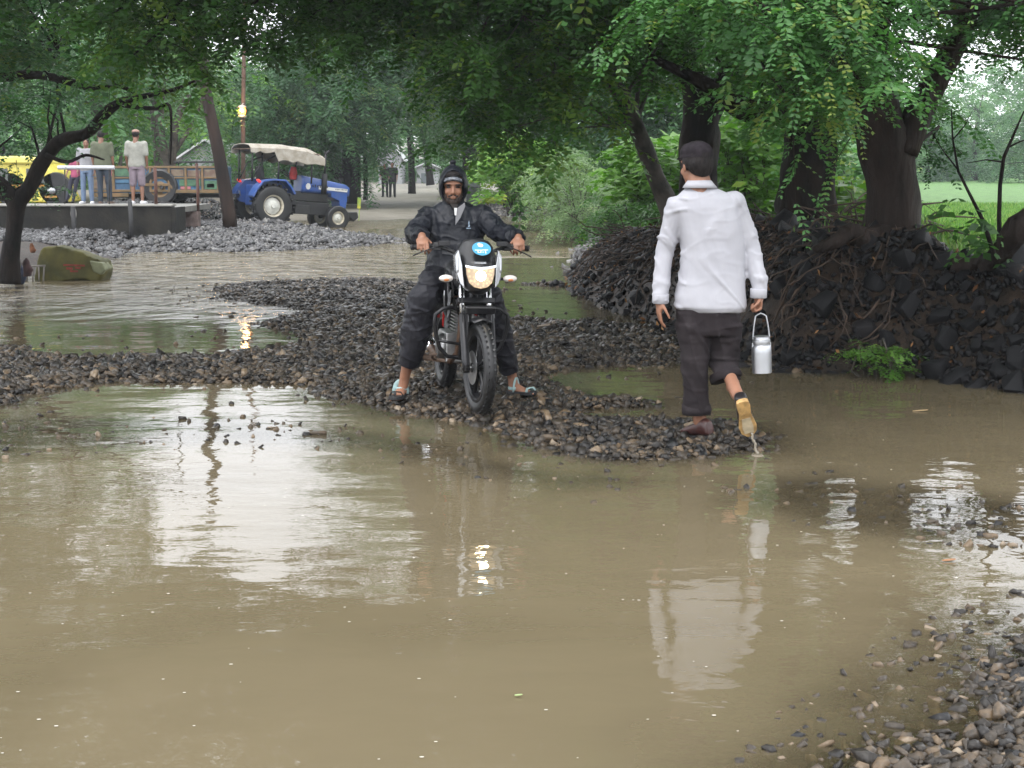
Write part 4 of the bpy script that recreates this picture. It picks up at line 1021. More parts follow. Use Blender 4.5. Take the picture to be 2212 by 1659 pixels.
def hand(mb, w, f, n, side, curl=(.5, .6, .4), s=1.0, spread=.05, thumb=(.35, .7, .35), tc=.4):
    """w wrist, f direction of the fingers, n way the palm faces, side: +1/-1 where the thumb sits on f x n"""
    w = Vector(w); f = Vector(f).normalized(); n = Vector(n).normalized(); n = (n - f * n.dot(f)).normalized()
    x = f.cross(n).normalized() * side          # towards the thumb
    R = Matrix((x, f, n)).transposed()
    mb.cap(w - f * .01 * s, w + f * .03 * s, .025 * s, .028 * s, 10)
    mb.ell(w + f * .052 * s, (.041 * s, .050 * s, .016 * s), R, 14, 10)
    mb.ell(w + f * .035 * s + x * .022 * s + n * .006 * s, (.017 * s, .032 * s, .015 * s), R, 10, 8)
    ax = f.cross(n)
    for i, (o, L) in enumerate(((.029, .9), (.010, 1.0), (-.010, .94), (-.029, .76))):
        p = w + f * (.088 - .004 * abs(i - 1)) * s + x * o * s
        d = (f + x * (o * spread / .03)).normalized()
        finger(mb, p, d, n, ax, [.042 * L * s, .026 * L * s, .021 * L * s], [c * (1 + .1 * i) for c in curl], .0088 * s)
    d = (f * thumb[0] + x * thumb[1] + n * thumb[2]).normalized()
    finger(mb, w + f * .028 * s + x * .030 * s + n * .004 * s, d, n, (-x).cross(d).normalized() if abs(x.dot(d)) < .95 else ax, [.036 * s, .030 * s, .024 * s], [0, -tc, -tc * .8], .0105 * s)
def foot(mb, heel, toe, up=(0, 0, 1), s=1.0, ins=1):
    """bare foot, sole at heel-toe line"""
    heel, toe = Vector(heel), Vector(toe); f = (toe - heel).normalized(); up = Vector(up); x = f.cross(up).normalized(); up = x.cross(f).normalized(); L = (toe - heel).length * .86
    S = []
    for t, w, h in ((.0, .020, .028), (.12, .030, .038), (.35, .032, .042), (.6, .040, .030), (.82, .045, .020), (1.0, .040, .014)):
        S.append((heel + f * L * t + up * h * s, w * s, h * s, x, up))
    mb.loft(S, 14)
    for i, (o, l) in enumerate(((.030, 1.0), (.012, .9), (-.003, .8), (-.017, .68), (-.030, .55))):
        p = heel + f * L * .97 + x * o * ins * s + up * .012 * s
        mb.cap(p, p + f * .036 * l * s, .011 * s if i == 0 else .008 * s, .010 * s if i == 0 else .007 * s, 8)
def folds(amp, k=(9, 9, 4), k2=(22, 22, 14), seed=0.0, fade=None):
    def f(p, n):
        a = mnoise.noise(Vector((p.x * k[0] + seed, p.y * k[1], p.z * k[2] + (p.x) * 3)))
        b = mnoise.noise(Vector((p.x * k2[0], p.y * k2[1] + seed, p.z * k2[2] - p.x * 8)))
        d = amp * ((1 - abs(a) * 3.2) * .8 + b * .55)
        return d * (fade(p) if fade else 1)
    return f

# ---------------------------------------------------------------- man in the white shirt, walking away
YM = 8.93
wb = gp(1508, 950, .04)
man = thing('person', 'man seen from behind in a white shirt and rolled charcoal trousers, walking away', 'person', wb)
def m(u, v, dy=0.0): return pt(u, v, YM + dy)
B = MB(wb)
hc = m(1502, 358, .02)
Rh = basis((-.42, .9, -.08))
head(B, hc, Rh, 1.0)
B.cap(m(1512, 385, .02), m(1520, 420, .0), .055, .062)
B.loft([(m(1523, 425), .15, .07), (m(1525, 450), .17, .09), (m(1530, 520), .15, .09), (m(1532, 600), .14, .085), (m(1532, 680), .15, .1)], 18)
for pts_, rr in (([m(1462, 448), m(1434, 540, .03), m(1427, 648, -.02)], (.05, .042, .027)), ([m(1590, 440), m(1626, 540, .04), m(1637, 636, -.04)], (.05, .042, .028)),
                 ([m(1496, 690), m(1500, 790, -.0), m(1512, 912, .02)], (.085, .055, .038)), ([m(1562, 690), m(1558, 770, .09), m(1592, 852, -.22)], (.075, .040, .036))):
    for i in range(2): B.cap(pts_[i], pts_[i + 1], rr[i], rr[i + 1])
# calf muscle of the lifted leg, both ankles
B.ell(m(1583, 832, -.13), (.040, .045, .05))
B.cap(m(1592, 852, -.22), m(1604, 872, -.33), .034, .028)
hand(B, m(1427, 645, -.02), (-.10, .05, -1), (1, .2, 0), 1, (.25, .35, .3), 1.0, .06, (.75, .5, .45), .2)
hand(B, m(1639, 634, -.04), (.02, -.05, -1), (-.9, -.25, 0), -1, (1.15, 1.35, .9), 1.0, .0, (.6, .5, .6), .6)
foot(B, m(1530, 945, -.02), m(1476, 940, .16), s=.95)
# the lifted foot hangs toes down inside its shoe
fh, ft = m(1603, 872, -.36), m(1618, 936, -.30)
foot(B, fh + Vector((0, .02, .01)), ft + Vector((0, .02, .02)), up=(0, 1, .2), s=.9)
B.build('body', M_SKIN, man, remesh=.0052, sm=2)
# hair
Hh = MB(wb)
def he(p, r): Hh.ell(hc + Rh @ Vector(p), r, Rh, 20, 14)
he((0, -.022, .056), (.085, .098, .083)); he((0, -.058, .005), (.079, .062, .073)); he((0, .035, .098), (.062, .05, .034)); he((-.068, -.018, .02), (.018, .04, .05)); he((.068, -.018, .02), (.018, .04, .05)); he((0, -.075, -.035), (.058, .028, .035))
CP = MB(wb)
def ce(p, r_): CP.ell(hc + Rh @ Vector(p), r_, Rh, 20, 14)
ce((0, -.018, .074), (.089, .104, .062)); ce((0, -.014, .050), (.090, .106, .040)); ce((0, .095, .048), (.062, .050, .008))
CP.build('cap', mat('charcoal_cap', (.022, .018, .022), .85, spec=.15, var=.3, vscale=30), man, remesh=.006, sm=2, disp=lambda p, n: .003 * mnoise.noise(p * 18))
Hh.build('hair', M_HAIR, man, remesh=.006, sm=2, disp=lambda p, n: .0035 * mnoise.noise(Vector((p.x * 60, p.y * 60, p.z * 22))))
# shirt
S = MB(wb)
S.loft([(m(1511, 392, .01), .072, .062), (m(1514, 404, .01), .085, .07), (m(1518, 414), .125, .085), (m(1522, 428), .175, .10), (m(1526, 448), .190, .115), (m(1534, 490), .182, .122), (m(1540, 540), .178, .12), (m(1538, 600), .192, .125), (m(1535, 640), .204, .135), (m(1536, 662), .205, .14), (m(1541, 674), .170, .125)], 28, 2.3)
S.ell(m(1464, 446), (.068, .075, .065)); S.ell(m(1586, 436), (.066, .075, .065))
S.cap(m(1462, 448), m(1436, 542, .03), .064, .056); S.cap(m(1436, 542, .03), m(1427, 630, -.01), .056, .044)
S.cap(m(1588, 440), m(1622, 535, .03), .064, .058); S.cap(m(1622, 535, .03), m(1638, 612, -.03), .058, .048)
S.tube([m(1424, 612, 0), m(1427, 630, -.01), m(1427, 653, -.02)], [.047, .043, .044], 16)
S.tube([m(1640, 600, -.03), m(1639, 615, -.04), m(1638, 641, -.05)], [.052, .044, .043], 16)
S.ell(m(1650, 604, -.02), (.026, .045, .03))
def shirtfold(p, n):
    z = p.z; d = .0055 * mnoise.noise(Vector(((p.x + .38 * p.z) * 15, p.y * 5, p.z * 2.2)))
    e = abs(mnoise.noise(Vector(((p.x * 7 + p.z * 5.2), p.y * 3, p.z * 2.6 + 4))))
    d += .008 * (max(0, .11 - e) / .11) * (1.0 if z < 1.25 else .45)
    e2 = abs(mnoise.noise(Vector((p.x * 5, p.y * 4, p.z * 11 + 7))))
    arm = 1.0 if abs(p.x - 1.17) > .19 else .25
    d += .007 * (max(0, .13 - e2) / .13) * arm
    d += .0018 * mnoise.noise(p * 16)
    return d - .002
S.build('shirt', M_SHIRT, man, remesh=.0075, sm=3, disp=shirtfold)
Cc = MB(wb)
Cc.loft([(m(1511, 389, .0), .058, .060), (m(1511, 390, -.003), .068, .068), (m(1511, 396, -.006), .080, .078), (m(1512, 406, -.01), .100, .088), (m(1512, 404, .0), .05, .05)], 26)
Cc.build('collar', M_SHIRT, man, smooth=True)
for cc_, up_, rr_ in ((m(1427, 645, -.015), (.0, .05, -1), .0445), (m(1638.5, 633, -.045), (0, .05, -1), .0455)):
    K = MB(wb); a_ = Vector(up_).normalized()
    K.lathe([(rr_ + .001, -.026), (rr_ + .003, -.024), (rr_ + .002, .024), (rr_ - .002, .027), (rr_ - .012, .024), (rr_ - .012, -.024)], cc_, a_, 20)
    K.build('cuff', M_SHIRT, man, smooth=True)
# trousers
T = MB(wb)
T.loft([(m(1532, 640), .17, .11), (m(1531, 690), .182, .118), (m(1531, 722), .182, .112)], 22, 2.4)
T.loft([(m(1497, 700), .105, .115), (m(1500, 740, -.01), .088, .10), (m(1501, 790, -.02), .073, .085), (m(1503, 840, 0), .072, .075), (m(1504, 890, .02), .074, .08), (m(1504, 893, .02), .05, .05)], 18)
T.loft([(m(1565, 700), .105, .115), (m(1564, 740, .03), .095, .10), (m(1563, 780, .04), .082, .09), (m(1568, 808, -.03), .086, .088, Vector((1, 0, -.25)), Vector((0, 1, .3)))], 18)
def tf(p, n):
    e = abs(mnoise.noise(Vector((p.x * 7, p.y * 5, p.z * 5 + p.x * 9 + 3)))); k = .012 * max(0, .2 - e) / .2
    low = 1.8 if (p.z < .62 and p.x > 1.13) else 1.0
    e2 = abs(mnoise.noise(Vector((p.x * 4, p.y * 4, p.z * 17))))
    return .7 * k + low * .004 * max(0, .2 - e2) / .2 + .004 * mnoise.noise(p * 14)
T.build('trousers', M_TROU, man, remesh=.008, sm=3, disp=tf)
for cpt, ax_, rx, hh in ((m(1504, 884, .02), (.0, .05, 1), .079, .034), (m(1567, 812, -.02), (-.28, .35, 1), .088, .026)):
    K = MB(wb); K.lathe([(rx - .006, -hh), (rx + .004, -hh * .9), (rx + .006, 0), (rx + .002, hh * .9), (rx - .006, hh), (rx - .02, hh * .8), (rx - .03, -hh * .8)], cpt, ax_, 24)
    K.build('rolled_cuff', M_TROU, man, smooth=True, disp=lambda p, n: .006 * mnoise.noise(p * 22))
# shoes
M_SHOE = mat('maroon_leather', (.055, .018, .014), .35, bump=.001, bscale=60, col2=(.03, .012, .012), vscale=14)
M_SHOEB = mat('black_leather', (.015, .013, .014), .3, bump=.001, bscale=60)
M_SOLE = mat('tan_sole', (.42, .26, .10), .5, var=.35, vscale=22, bump=.001, bscale=80)
M_SOLEP = mat('pale_sole', (.48, .40, .27), .5, var=.2, vscale=22)
def shoe(name, heel, toe, up, s, upper, sole, parent, org, solepatch=False, low=.8):
    heel, toe, up = Vector(heel), Vector(toe), Vector(up); f = (toe - heel).normalized(); x = f.cross(up).normalized(); up = x.cross(f).normalized(); L = (toe - heel).length
    root = MB(org)
    sec = [(-.03, .020, .020), (0, .033, .042), (.12, .038, .052), (.3, .037, .048), (.5, .042, .038), (.75, .049, .028), (.93, .038, .020), (1.03, .012, .010)]
    root.loft([(heel + f * L * t + up * h * s, w * s, h * s, x, up) for t, w, h in sec], 18, 2.4)
    o = root.build(name, upper, parent, remesh=.006, sm=2)
    q = MB(org)
    outl = [(-.03, .016), (0, .032), (.12, .037), (.35, .031), (.5, .038), (.75, .050), (.92, .042), (1.04, .014)]
    poly = [(w * s, t * L) for t, w in outl] + [(-w * s, t * L) for t, w in outl[::-1]]
    q.prism(poly, heel - up * .012 * s, x, f, up * .016 * s)
    q.build('sole', sole, o, bevel=.003)
    q = MB(org); poly = [(w * s * 1.02, t * L) for t, w in outl[:4]] + [(-w * s * 1.02, t * L) for t, w in outl[:4][::-1]]
    q.prism(poly, heel - up * .030 * s, x, f, up * .0175 * s); q.build('heel_block', sole, o, bevel=.002)
    if solepatch:
        q = MB(org); poly = [(w * s * .62, t * L) for t, w in outl[4:7]] + [(-w * s * .62, t * L) for t, w in outl[4:7][::-1]]
        q.prism(poly, heel - up * .0155 * s, x, f, up * .003); q.build('sole_patch', M_SOLEP, o)
    return o
shoe('shoe', m(1534, 942, -.05) , m(1474, 940, .14), (0, 0, 1), 1.0, M_SHOE, M_DARK, man, wb)
o_ = shoe('shoe', m(1602, 864, -.37), m(1619, 938, -.27), (0.05, .97, .0), 1.0, M_SHOEB, M_SOLE, man, wb, True); o_['label'] = 'lifted shoe showing its tan sole to the viewer'
# milk can
M_STEEL = mat('steel', (.46, .47, .49), .42, metal=1.0)
cb = m(1646, 806, -.06)
can = thing('milk_can', 'small steel milk can with a hoop handle hanging from the hand of the white-shirted walker', 'can', cb, (0, math.radians(-2.5), 0))
C1 = MB(); C1.lathe([(.0, .0), (.052, .0), (.056, .004), (.0555, .02), (.0565, .075), (.0562, .12), (.055, .145), (.050, .158), (.043, .165), (.043, .176)], n=36); C1.build('can_body', M_STEEL, can, auto=30)
C1 = MB(); C1.lathe([(.046, .170), (.050, .171), (.051, .178), (.050, .190), (.046, .194), (.044, .205), (.047, .207), (.047, .211), (.040, .213), (.0, .214)], n=36); C1.build('lid', M_STEEL, can, auto=30)
C1 = MB(); zt = .214 + .128
C1.tube([(-.046, 0, .176), (-.047, 0, .21), (-.040, 0, .27), (-.030, 0, .325), (-.018, 0, zt - .008), (0, 0, zt), (.018, 0, zt - .008), (.030, 0, .325), (.040, 0, .27), (.047, 0, .21), (.046, 0, .176)], .0045, 8, flat=1.4)
C1.build('handle', M_STEEL, can, smooth=True)
for sx in (-1, 1):
    C1 = MB(); C1.box((sx * .050, 0, .160), (.008, .02, .03)); C1.build('lug', M_STEEL, can, bevel=.002)
# water running from the shoe
M_DRIP = mat('water_drip', (.36, .31, .23), .1, spec=.8, trans=.5)
D1 = MB(gp(1636, 984)); a, b = m(1622, 934, -.30), gp(1636, 983)
path = [a.lerp(b, t) + Vector((.004 * math.sin(t * 14), 0, .03 * t * (1 - t))) for t in [i / 14 for i in range(15)]]
D1.tube(path, [.004 + .006 * abs(math.sin(i * 1.3)) + .003 * (i > 11) for i in range(15)], 8)
D1.lathe([(.0, .0), (.020, .003), (.028, .008), (.032, .002), (.045, -.004)], gp(1636, 984) + Vector((0, 0, .001)), (0, 0, 1), 18)
dr = D1.build('water_trickle', M_DRIP, None, smooth=True); dr.location = gp(1636, 984)
tag(dr, 'thin trickle of water running off the lifted shoe into the puddle', 'trickle')

# ---------------------------------------------------------------- rider
rb = pt(985, 875, 10.56); rb.z = .045
rider = thing('person', 'bearded man in a hooded black raincoat astride the motorcycle, both sandalled feet on the gravel', 'person', rb)
def q(u, v, Y): return pt(u, v, Y - .29)
B = MB(rb)
fc = q(979, 402, 10.93); Rf = basis((0.03, -1, -.16))
head(B, fc, Rf, .98, ears=False)
B.loft([(q(980, 460, 10.98), .15, .08), (q(982, 510, 10.98), .14, .09), (q(985, 600, 10.95), .15, .1), (q(985, 640, 10.95), .15, .11)], 16)
BIKE_B = gp(1034, 893, .045); BIKE_R = Euler((0, math.radians(-1.2), math.radians(192.0)))
def bl(x, y, z): return BIKE_B + BIKE_R.to_matrix() @ Vector((x, y, z))
GL, GR = bl(.315, -.367, 1.030), bl(-.315, -.367, 1.030)
fL, fR = Vector((.10, -.80, -.42)).normalized(), Vector((.05, -.80, -.42)).normalized()
LH, RH = GL + Vector((0, 0, .034)) - fL * .060, GR + Vector((0, 0, .034)) - fR * .060
for pts_, rr in (([q(928, 468, 10.95), q(895, 506, 10.85), LH], (.05, .042, .028)), ([q(1038, 464, 10.95), q(1078, 504, 10.85), RH], (.05, .042, .028)),
                 ([q(955, 640, 10.93), q(913, 645, 10.5), q(874, 815, 10.72), ], (.085, .06, .034)), ([q(1010, 640, 10.93), q(1060, 645, 10.5), q(1106, 812, 10.86)], (.085, .06, .034))):
    for i in range(2): B.cap(pts_[i], pts_[i + 1], rr[i], rr[i + 1])
B.cap(q(874, 815, 10.72), q(869, 846, 10.74), .033, .034); B.cap(q(1106, 812, 10.86), q(1110, 840, 10.86), .033, .034)
hand(B, LH, fL, (.0, .45, -1), 1, (.75, .95, .45), 1.05, .06, (.6, .6, .5), .6)
hand(B, RH, fR, (.0, .45, -1), -1, (.75, .95, .45), 1.05, .06, (.6, .6, .5), .6)
foot(B, q(871, 856, 10.80), q(853, 868, 10.57), s=1.0, ins=1)
foot(B, q(1100, 852, 10.86), q(1152, 853, 10.80), s=1.0, ins=1)
B.build('body', M_SKIN, rider, remesh=.0052, sm=2)
M_BEARD = mat('beard', (.03, .02, .016), .8, bump=.002, bscale=200, var=.3, vscale=80)
def fe(mb, p, r, Q=None, n=12, m_=8): mb.ell(fc + Rf @ (Vector(p) * .98), [k * .98 for k in r], Rf @ Q if Q else Rf, n, m_)
K = MB(rb); fe(K, (0, .038, -.092), (.052, .052, .034)); fe(K, (-.048, .026, -.060), (.019, .038, .046)); fe(K, (.048, .026, -.060), (.019, .038, .046)); fe(K, (0, .064, -.098), (.034, .028, .022)); fe(K, (-.028, .066, -.080), (.012, .018, .016)); fe(K, (.028, .066, -.080), (.012, .018, .016))
fe(K, (-.02, .080, -.052), (.021, .0115, .006), Matrix.Rotation(-.25, 3, 'Y')); fe(K, (.02, .080, -.052), (.021, .0115, .006), Matrix.Rotation(.25, 3, 'Y')); fe(K, (0, .082, -.084), (.012, .01, .007))
K.build('beard', M_BEARD, rider, remesh=.004, sm=1)
for sx in (-1, 1):
    K = MB(rb); fe(K, (sx * .031, .073, .006), (.017, .0135, .0075)); K.build('eye', M_EYE, rider, smooth=True)
    K = MB(rb); fe(K, (sx * .031, .084, .023), (.025, .010, .0065), Matrix.Rotation(sx * .10, 3, 'Y')); K.build('eyebrow', M_HAIR, rider, smooth=True)
K = MB(rb); fe(K, (0, .038, .085), (.066, .052, .034)); K.build('hair', M_HAIR, rider, smooth=True)
# clear visor folded up over the brow
M_VIS = mat('clear_plastic', (.12, .13, .15), .15, spec=.7, coat=.3, var=.5, vscale=40)
K = MB(rb)
rs = []
for t in [i / 12 for i in range(13)]:
    a = (t - .5) * 2.3
    c_ = Vector((.072 * math.sin(a), .022 + .078 * math.cos(a), .070 - .028 * abs(math.sin(a)) ** 2 - .006))
    rs.append([fc + Rf @ (c_ + Vector(o)) for o in ((0, .0, .016), (0, .007, .0), (0, .0, -.014), (0, -.006, 0))])
K.rings(rs); K.build('visor', M_VIS, rider, smooth=True)
# raincoat with hood
J = MB(rb)
J.loft([(q(980, 436, 11.0), .098, .09), (q(980, 446, 11.0), .145, .10), (q(980, 458, 11.0), .205, .115), (q(982, 478, 10.99), .215, .13), (q(984, 515, 10.97), .196, .135), (q(986, 555, 10.95), .200, .145), (q(986, 600, 10.92), .215, .16), (q(986, 634, 10.9), .225, .18)], 28, 2.3)
J.cap(q(926, 470, 10.97), q(896, 505, 10.84), .080, .070); eL, eR = q(895, 506, 10.85), q(1078, 504, 10.85); dL, dR = (eL - LH).normalized(), (eR - RH).normalized(); J.cap(q(896, 505, 10.84), LH + dL * .08, .070, .058)
J.cap(q(1040, 466, 10.97), q(1077, 503, 10.84), .080, .070); J.cap(q(1077, 503, 10.84), RH + dR * .08, .070, .058)
J.tube([LH + dL * .10, LH + dL * .0], [.058, .056], 16); J.tube([RH + dR * .10, RH + dR * .0], [.057, .055], 16)
# hood: rings round the face opening, folded in at the rim
hr = []
for (dy, rx, rz, dz) in ((-.150, .02, .02, .02), (-.140, .055, .065, .02), (-.10, .088, .115, .015), (-.04, .102, .142, .012), (.02, .101, .140, .010), (.058, .091, .130, .012), (.074, .081, .119, .012), (.068, .070, .116, .010), (.03, .070, .112, .008), (-.02, .06, .10, .008)):
    ring = []
    for j in range(26):
        t = 2 * math.pi * j / 26; c_, s_ = math.cos(t), math.sin(t)
        yy = dy - .030 * max(0, -s_) * (dy > -.05)
        ring.append(fc + Rf @ Vector((rx * c_ * (1 - .02 * max(0, s_)), yy, dz - .012 + rz * s_)))
    hr.append(ring)
J.rings(hr)
J.ell(fc + Rf @ Vector((0, -.02, .158)), (.026, .03, .018))
def jf(p, n):
    e = abs(mnoise.noise(Vector((p.x * 8, p.y * 5, p.z * 5 + 2)))); e2 = abs(mnoise.noise(Vector((p.x * 5 + p.z * 6, p.y * 6, p.z * 9 + 11))))
    arm = 1.5 if abs(p.x + .385) > .19 else .9
    hd = .35 if p.z > 1.32 else 1
    return hd * (.008 * max(0, .12 - e) / .12 + arm * .007 * max(0, .11 - e2) / .11 + .005 * mnoise.noise(p * 13) + .003 * mnoise.noise(p * 34)) - .003
J.build('raincoat', M_RAIN, rider, remesh=.0075, sm=2, disp=jf)
# collar flap, zip opening, small chest emblem
M_FLAP = mat('grey_lining', (.16, .16, .17), .4, bump=.002, bscale=60)
K = MB(rb); a0 = q(985, 452, 10.835)
K.prism([(-.002, .0), (.058, .045), (.062, .02), (.030, -.055), (-.004, -.105)], a0, (1, 0.1, 0), (0, .15, 1), (0, -.006, 0)); K.build('collar_flap', M_FLAP, rider, bevel=.001)
K = MB(rb); K.prism([(-.008, .03), (.010, .03), (.006, -.018), (-.005, -.018)], q(984, 459, 10.83), (1, 0, 0), (0, .15, 1), (0, -.012, 0)); K.build('undershirt', M_WHITE, rider)
K = MB(rb); K.prism([(-.03, .03), (.0, -.02), (.012, -.02), (.02, .03)], q(982, 450, 10.865), (1, 0, 0), (0, .1, 1), (0, -.01, 0)); K.build('neck_opening', mat('inner_dark', (.02, .015, .013), .8), rider)
M_EMB = mat('pale_print', (.25, .33, .42), .5)
eo = q(1012, 486, 10.80)
K = MB(rb)
K.prism([(-.002, .012), (.003, .030), (.007, .012), (.004, .004), (.010, -.004), (.006, -.014), (-.004, -.012), (.001, 0)], eo, (1, 0, 0), (0, 0, 1), (0, .03, 0)); K.prism([(-.014, -.020), (.015, -.020), (.015, -.025), (-.014, -.025)], eo, (1, 0, 0), (0, 0, 1), (0, .03, 0))
K.build('chest_emblem', M_EMB, rider)
# trousers
T = MB(rb)
T.loft([(q(985, 610, 10.98), .17, .12), (q(985, 650, 10.98), .17, .12)], 18)
T.cap(q(948, 634, 10.9), q(917, 640, 10.52), .105, .098); T.cap(q(1022, 634, 10.9), q(1052, 640, 10.52), .105, .094)
T.cap(q(936, 598, 10.62), q(930, 612, 10.55), .08, .085)
for k_, (kn, mid, cu, r3) in enumerate(((q(915, 640, 10.52), q(900, 715, 10.60), q(884, 788, 10.68), (.098, .100, .070)), (q(1054, 640, 10.52), q(1078, 715, 10.68), q(1100, 798, 10.83), (.094, .085, .062)))):
    T.tube([kn, kn.lerp(mid, .5), mid, mid.lerp(cu, .6), cu], [r3[0], (r3[0] + r3[1]) / 2, r3[1], (r3[1] * .4 + r3[2] * .6), r3[2]], 18)
def tf2(p, n):
    e = abs(mnoise.noise(Vector((p.x * 6, p.y * 5, p.z * 6 + p.x * 5 + 8)))); e2 = abs(mnoise.noise(Vector((p.x * 3, p.y * 4, p.z * 13 + 1))))
    return .010 * max(0, .13 - e) / .13 + .007 * max(0, .12 - e2) / .12 + .006 * mnoise.noise(p * 12) + .003 * mnoise.noise(p * 30)
T.build('rain_trousers', M_RAINT, rider, remesh=.009, sm=2, disp=tf2)
# sandals
M_STRAP = mat('pale_blue_strap', (.28, .40, .40), .5)
for heel, toe, an in ((q(871, 858, 10.81), q(852, 870, 10.56), q(868, 838, 10.745)), (q(1098, 854, 10.87), q(1155, 855, 10.79), q(1112, 838, 10.855))):
    heel.z = toe.z = .085; f = (toe - heel).normalized(); x = f.cross(Vector((0, 0, 1))).normalized(); L = (toe - heel).length
    K = MB(rb); ol = [(-.03, .02), (.02, .036), (.2, .04), (.45, .040), (.75, .052), (.95, .042), (1.05, .015)]
    K.prism([(w, t * L) for t, w in ol] + [(-w, t * L) for t, w in ol[::-1]], heel - Vector((0, 0, .022)), x, f, (0, 0, .024)); so = K.build('sandal', M_DARK, rider, bevel=.004)
    K = MB(rb)
    for t, h, w in ((.30, .085, .043), (.74, .045, .052)):
        c_ = heel + f * L * t
        K.tube([c_ + x * w * math.cos(a) + Vector((0, 0, h * max(0, math.sin(a)) - .004)) + f * (.0) for a in [math.pi * i / 10 for i in range(11)]], [(.016, .004)] * 11, 8, up=f)
        if t < .5:
            K.tube([an + Vector((.043 * math.cos(a), .043 * math.sin(a), .0)) for a in [2 * math.pi * i / 16 for i in range(16)]], [(.004, .012)] * 16, 8, close=True, up=(0, 0, 1))
            break
    K.build('ankle_strap', M_STRAP, so, smooth=True)
    K = MB(rb); c_ = heel + f * L * .78
    for sg in (-1, 1): K.tube([c_ + x * .045 * sg, c_ + x * .032 * sg + Vector((0, 0, .024)), c_ + f * .03 + Vector((0, 0, .032)), c_ + f * .05 + Vector((0, 0, .012))], [(.010, .004)] * 4, 8)
    K.build('toe_strap', M_STRAP if heel.x > rb.x else M_DARK, so, smooth=True)
# ================================================================== motorcycle (local: +Y ahead, +X its right side, origin at the front tyre's foot)
M_BLK = mat('black_plastic', (.014, .014, .016), .32, spec=.5, bump=.0004, bscale=60)
M_BLKM = mat('black_metal', (.018, .018, .020), .3, metal=.4)
M_CHROME = mat('chrome', (.75, .76, .78), .12, metal=1.0)
M_ALU = mat('aluminium', (.34, .34, .34), .38, metal=1.0, var=.25, vscale=18, bump=.001, bscale=60)
M_TYRE = mat('tyre', (.011, .011, .012), .42, bump=.0008, bscale=80)
M_SILV = mat('silver_paint', (.42, .43, .45), .25, metal=.6, coat=.4)
M_RUST = mat('dirty_bronze', (.12, .07, .045), .5, metal=.5, var=.4, vscale=20)
M_REDP = mat('red_paint', (.45, .015, .012), .3, coat=.5)
M_MUDM = mat('muddy_metal', (.10, .065, .045), .7, var=.4, vscale=20)
bo = BIKE_B
bike = thing('motorcycle', 'black and silver motorcycle with its headlight lit, standing on the gravel bar under the rider', 'motorcycle', bo, tuple(BIKE_R))
def wheel(cy, R, w, steer, name='wheel'):
    Ms = Matrix.Translation((0, cy, R)) @ Matrix.Rotation(steer, 4, 'Z')
    W_ = MB(M=Ms)
    prof = []
    rt = w / 2
    for a in range(13):
        t = math.pi * (a / 12 - .5) * 1.35
        prof.append((R - rt * .92 + rt * .92 * math.cos(t), rt * math.sin(t)))
    prof += [(R - rt * 2.1, rt * .55), (R - rt * 2.1, -rt * .55)]
    W_.lathe(prof, (0, 0, 0), (1, 0, 0), 64, close=True)
    wh = W_.build(name, M_TYRE, bike, auto=35); wh['label'] = 'front tyre and wheel' if cy > -.5 else 'rear tyre and wheel'
    # tread ribs
    K = MB(M=Ms)
    for k in range(44):
        a = 2 * math.pi * k / 44
        for sg in (-1, 1):
            a2 = a + (0 if sg > 0 else .07)
            c_ = Vector((sg * rt * .42, (R - rt * .14) * math.sin(a2), (R - rt * .14) * math.cos(a2)))
            K.box(c_, (rt * .55, .012, .008), Euler((-a2, 0, sg * .5)))
    K.build('tread', M_TYRE, wh)
    K = MB(M=Ms); ri = R - rt * 2.15
    K.lathe([(ri + .012, -.030), (ri + .012, .030), (ri - .004, .032), (ri - .014, .022), (ri - .014, -.022), (ri - .004, -.032)], (0, 0, 0), (1, 0, 0), 56, close=True)
    K.lathe([(.0, -.055), (.030, -.055), (.034, -.03), (.034, .03), (.030, .055), (0, .055)], (0, 0, 0), (1, 0, 0), 24)
    for k in range(5):
        for sg in (-.13, .13):
            a = 2 * math.pi * k / 5 + sg; b = 2 * math.pi * k / 5 + sg * .9
            K.tube([(.0, .03 * math.sin(a * 1), .03 * math.cos(a)), (0, (ri - .008) * math.sin(b), (ri - .008) * math.cos(b))], [(.016, .010), (.012, .008)], 8)
    K.build('rim', M_BLKM, wh, smooth=False, bevel=0)
    K = MB(M=Ms); K.lathe([(.02, .045), (.105, .045), (.108, .049), (.02, .049)], (0, 0, 0), (1, 0, 0), 36); K.build('brake_disc', M_ALU, wh)
    return wh
ST = math.radians(5)
wheel(0, .292, .078, ST); wheel(-1.27, .292, .092, 0)
def bp(name, mb, m_, par=None, **k): return mb.build(name, m_, par or bike, **k)
ax0, axt = Vector((0, 0, .292)), Vector((0, -.30, .95)); fd = (axt - ax0).normalized()
for sx in (-1, 1):
    K = MB(); a = ax0 + Vector((sx * .088, 0.012, 0)); 
    K.tube([a - fd * .03, a + fd * .05, a + fd * .34, a + fd * .36], [.022, .026, .026, .022], 16); fk = bp('fork_leg', K, M_BLKM, smooth=True)
    K = MB(); K.tube([a + fd * .33, a + fd * .62], .0185, 16); bp('fork_tube', K, M_CHROME, fk, smooth=True)
K = MB(); K.cap((-.1, 0, .292), (.1, 0, .292), .010, .010); bp('axle', K, M_ALU, smooth=True)
K = MB(); c_ = ax0 + fd * .44; K.box(c_ + Vector((0, .01, 0)), (.24, .07, .035), Euler((.43, 0, 0))); c_ = ax0 + fd * .68; K.box(c_, (.24, .07, .03), Euler((.43, 0, 0))); K.tube([ax0 + fd * .42 + Vector((0, -.05, 0)), ax0 + fd * .70 + Vector((0, -.05, 0))], .03, 14); bp('fork_yoke', K, M_BLKM, bevel=.004)
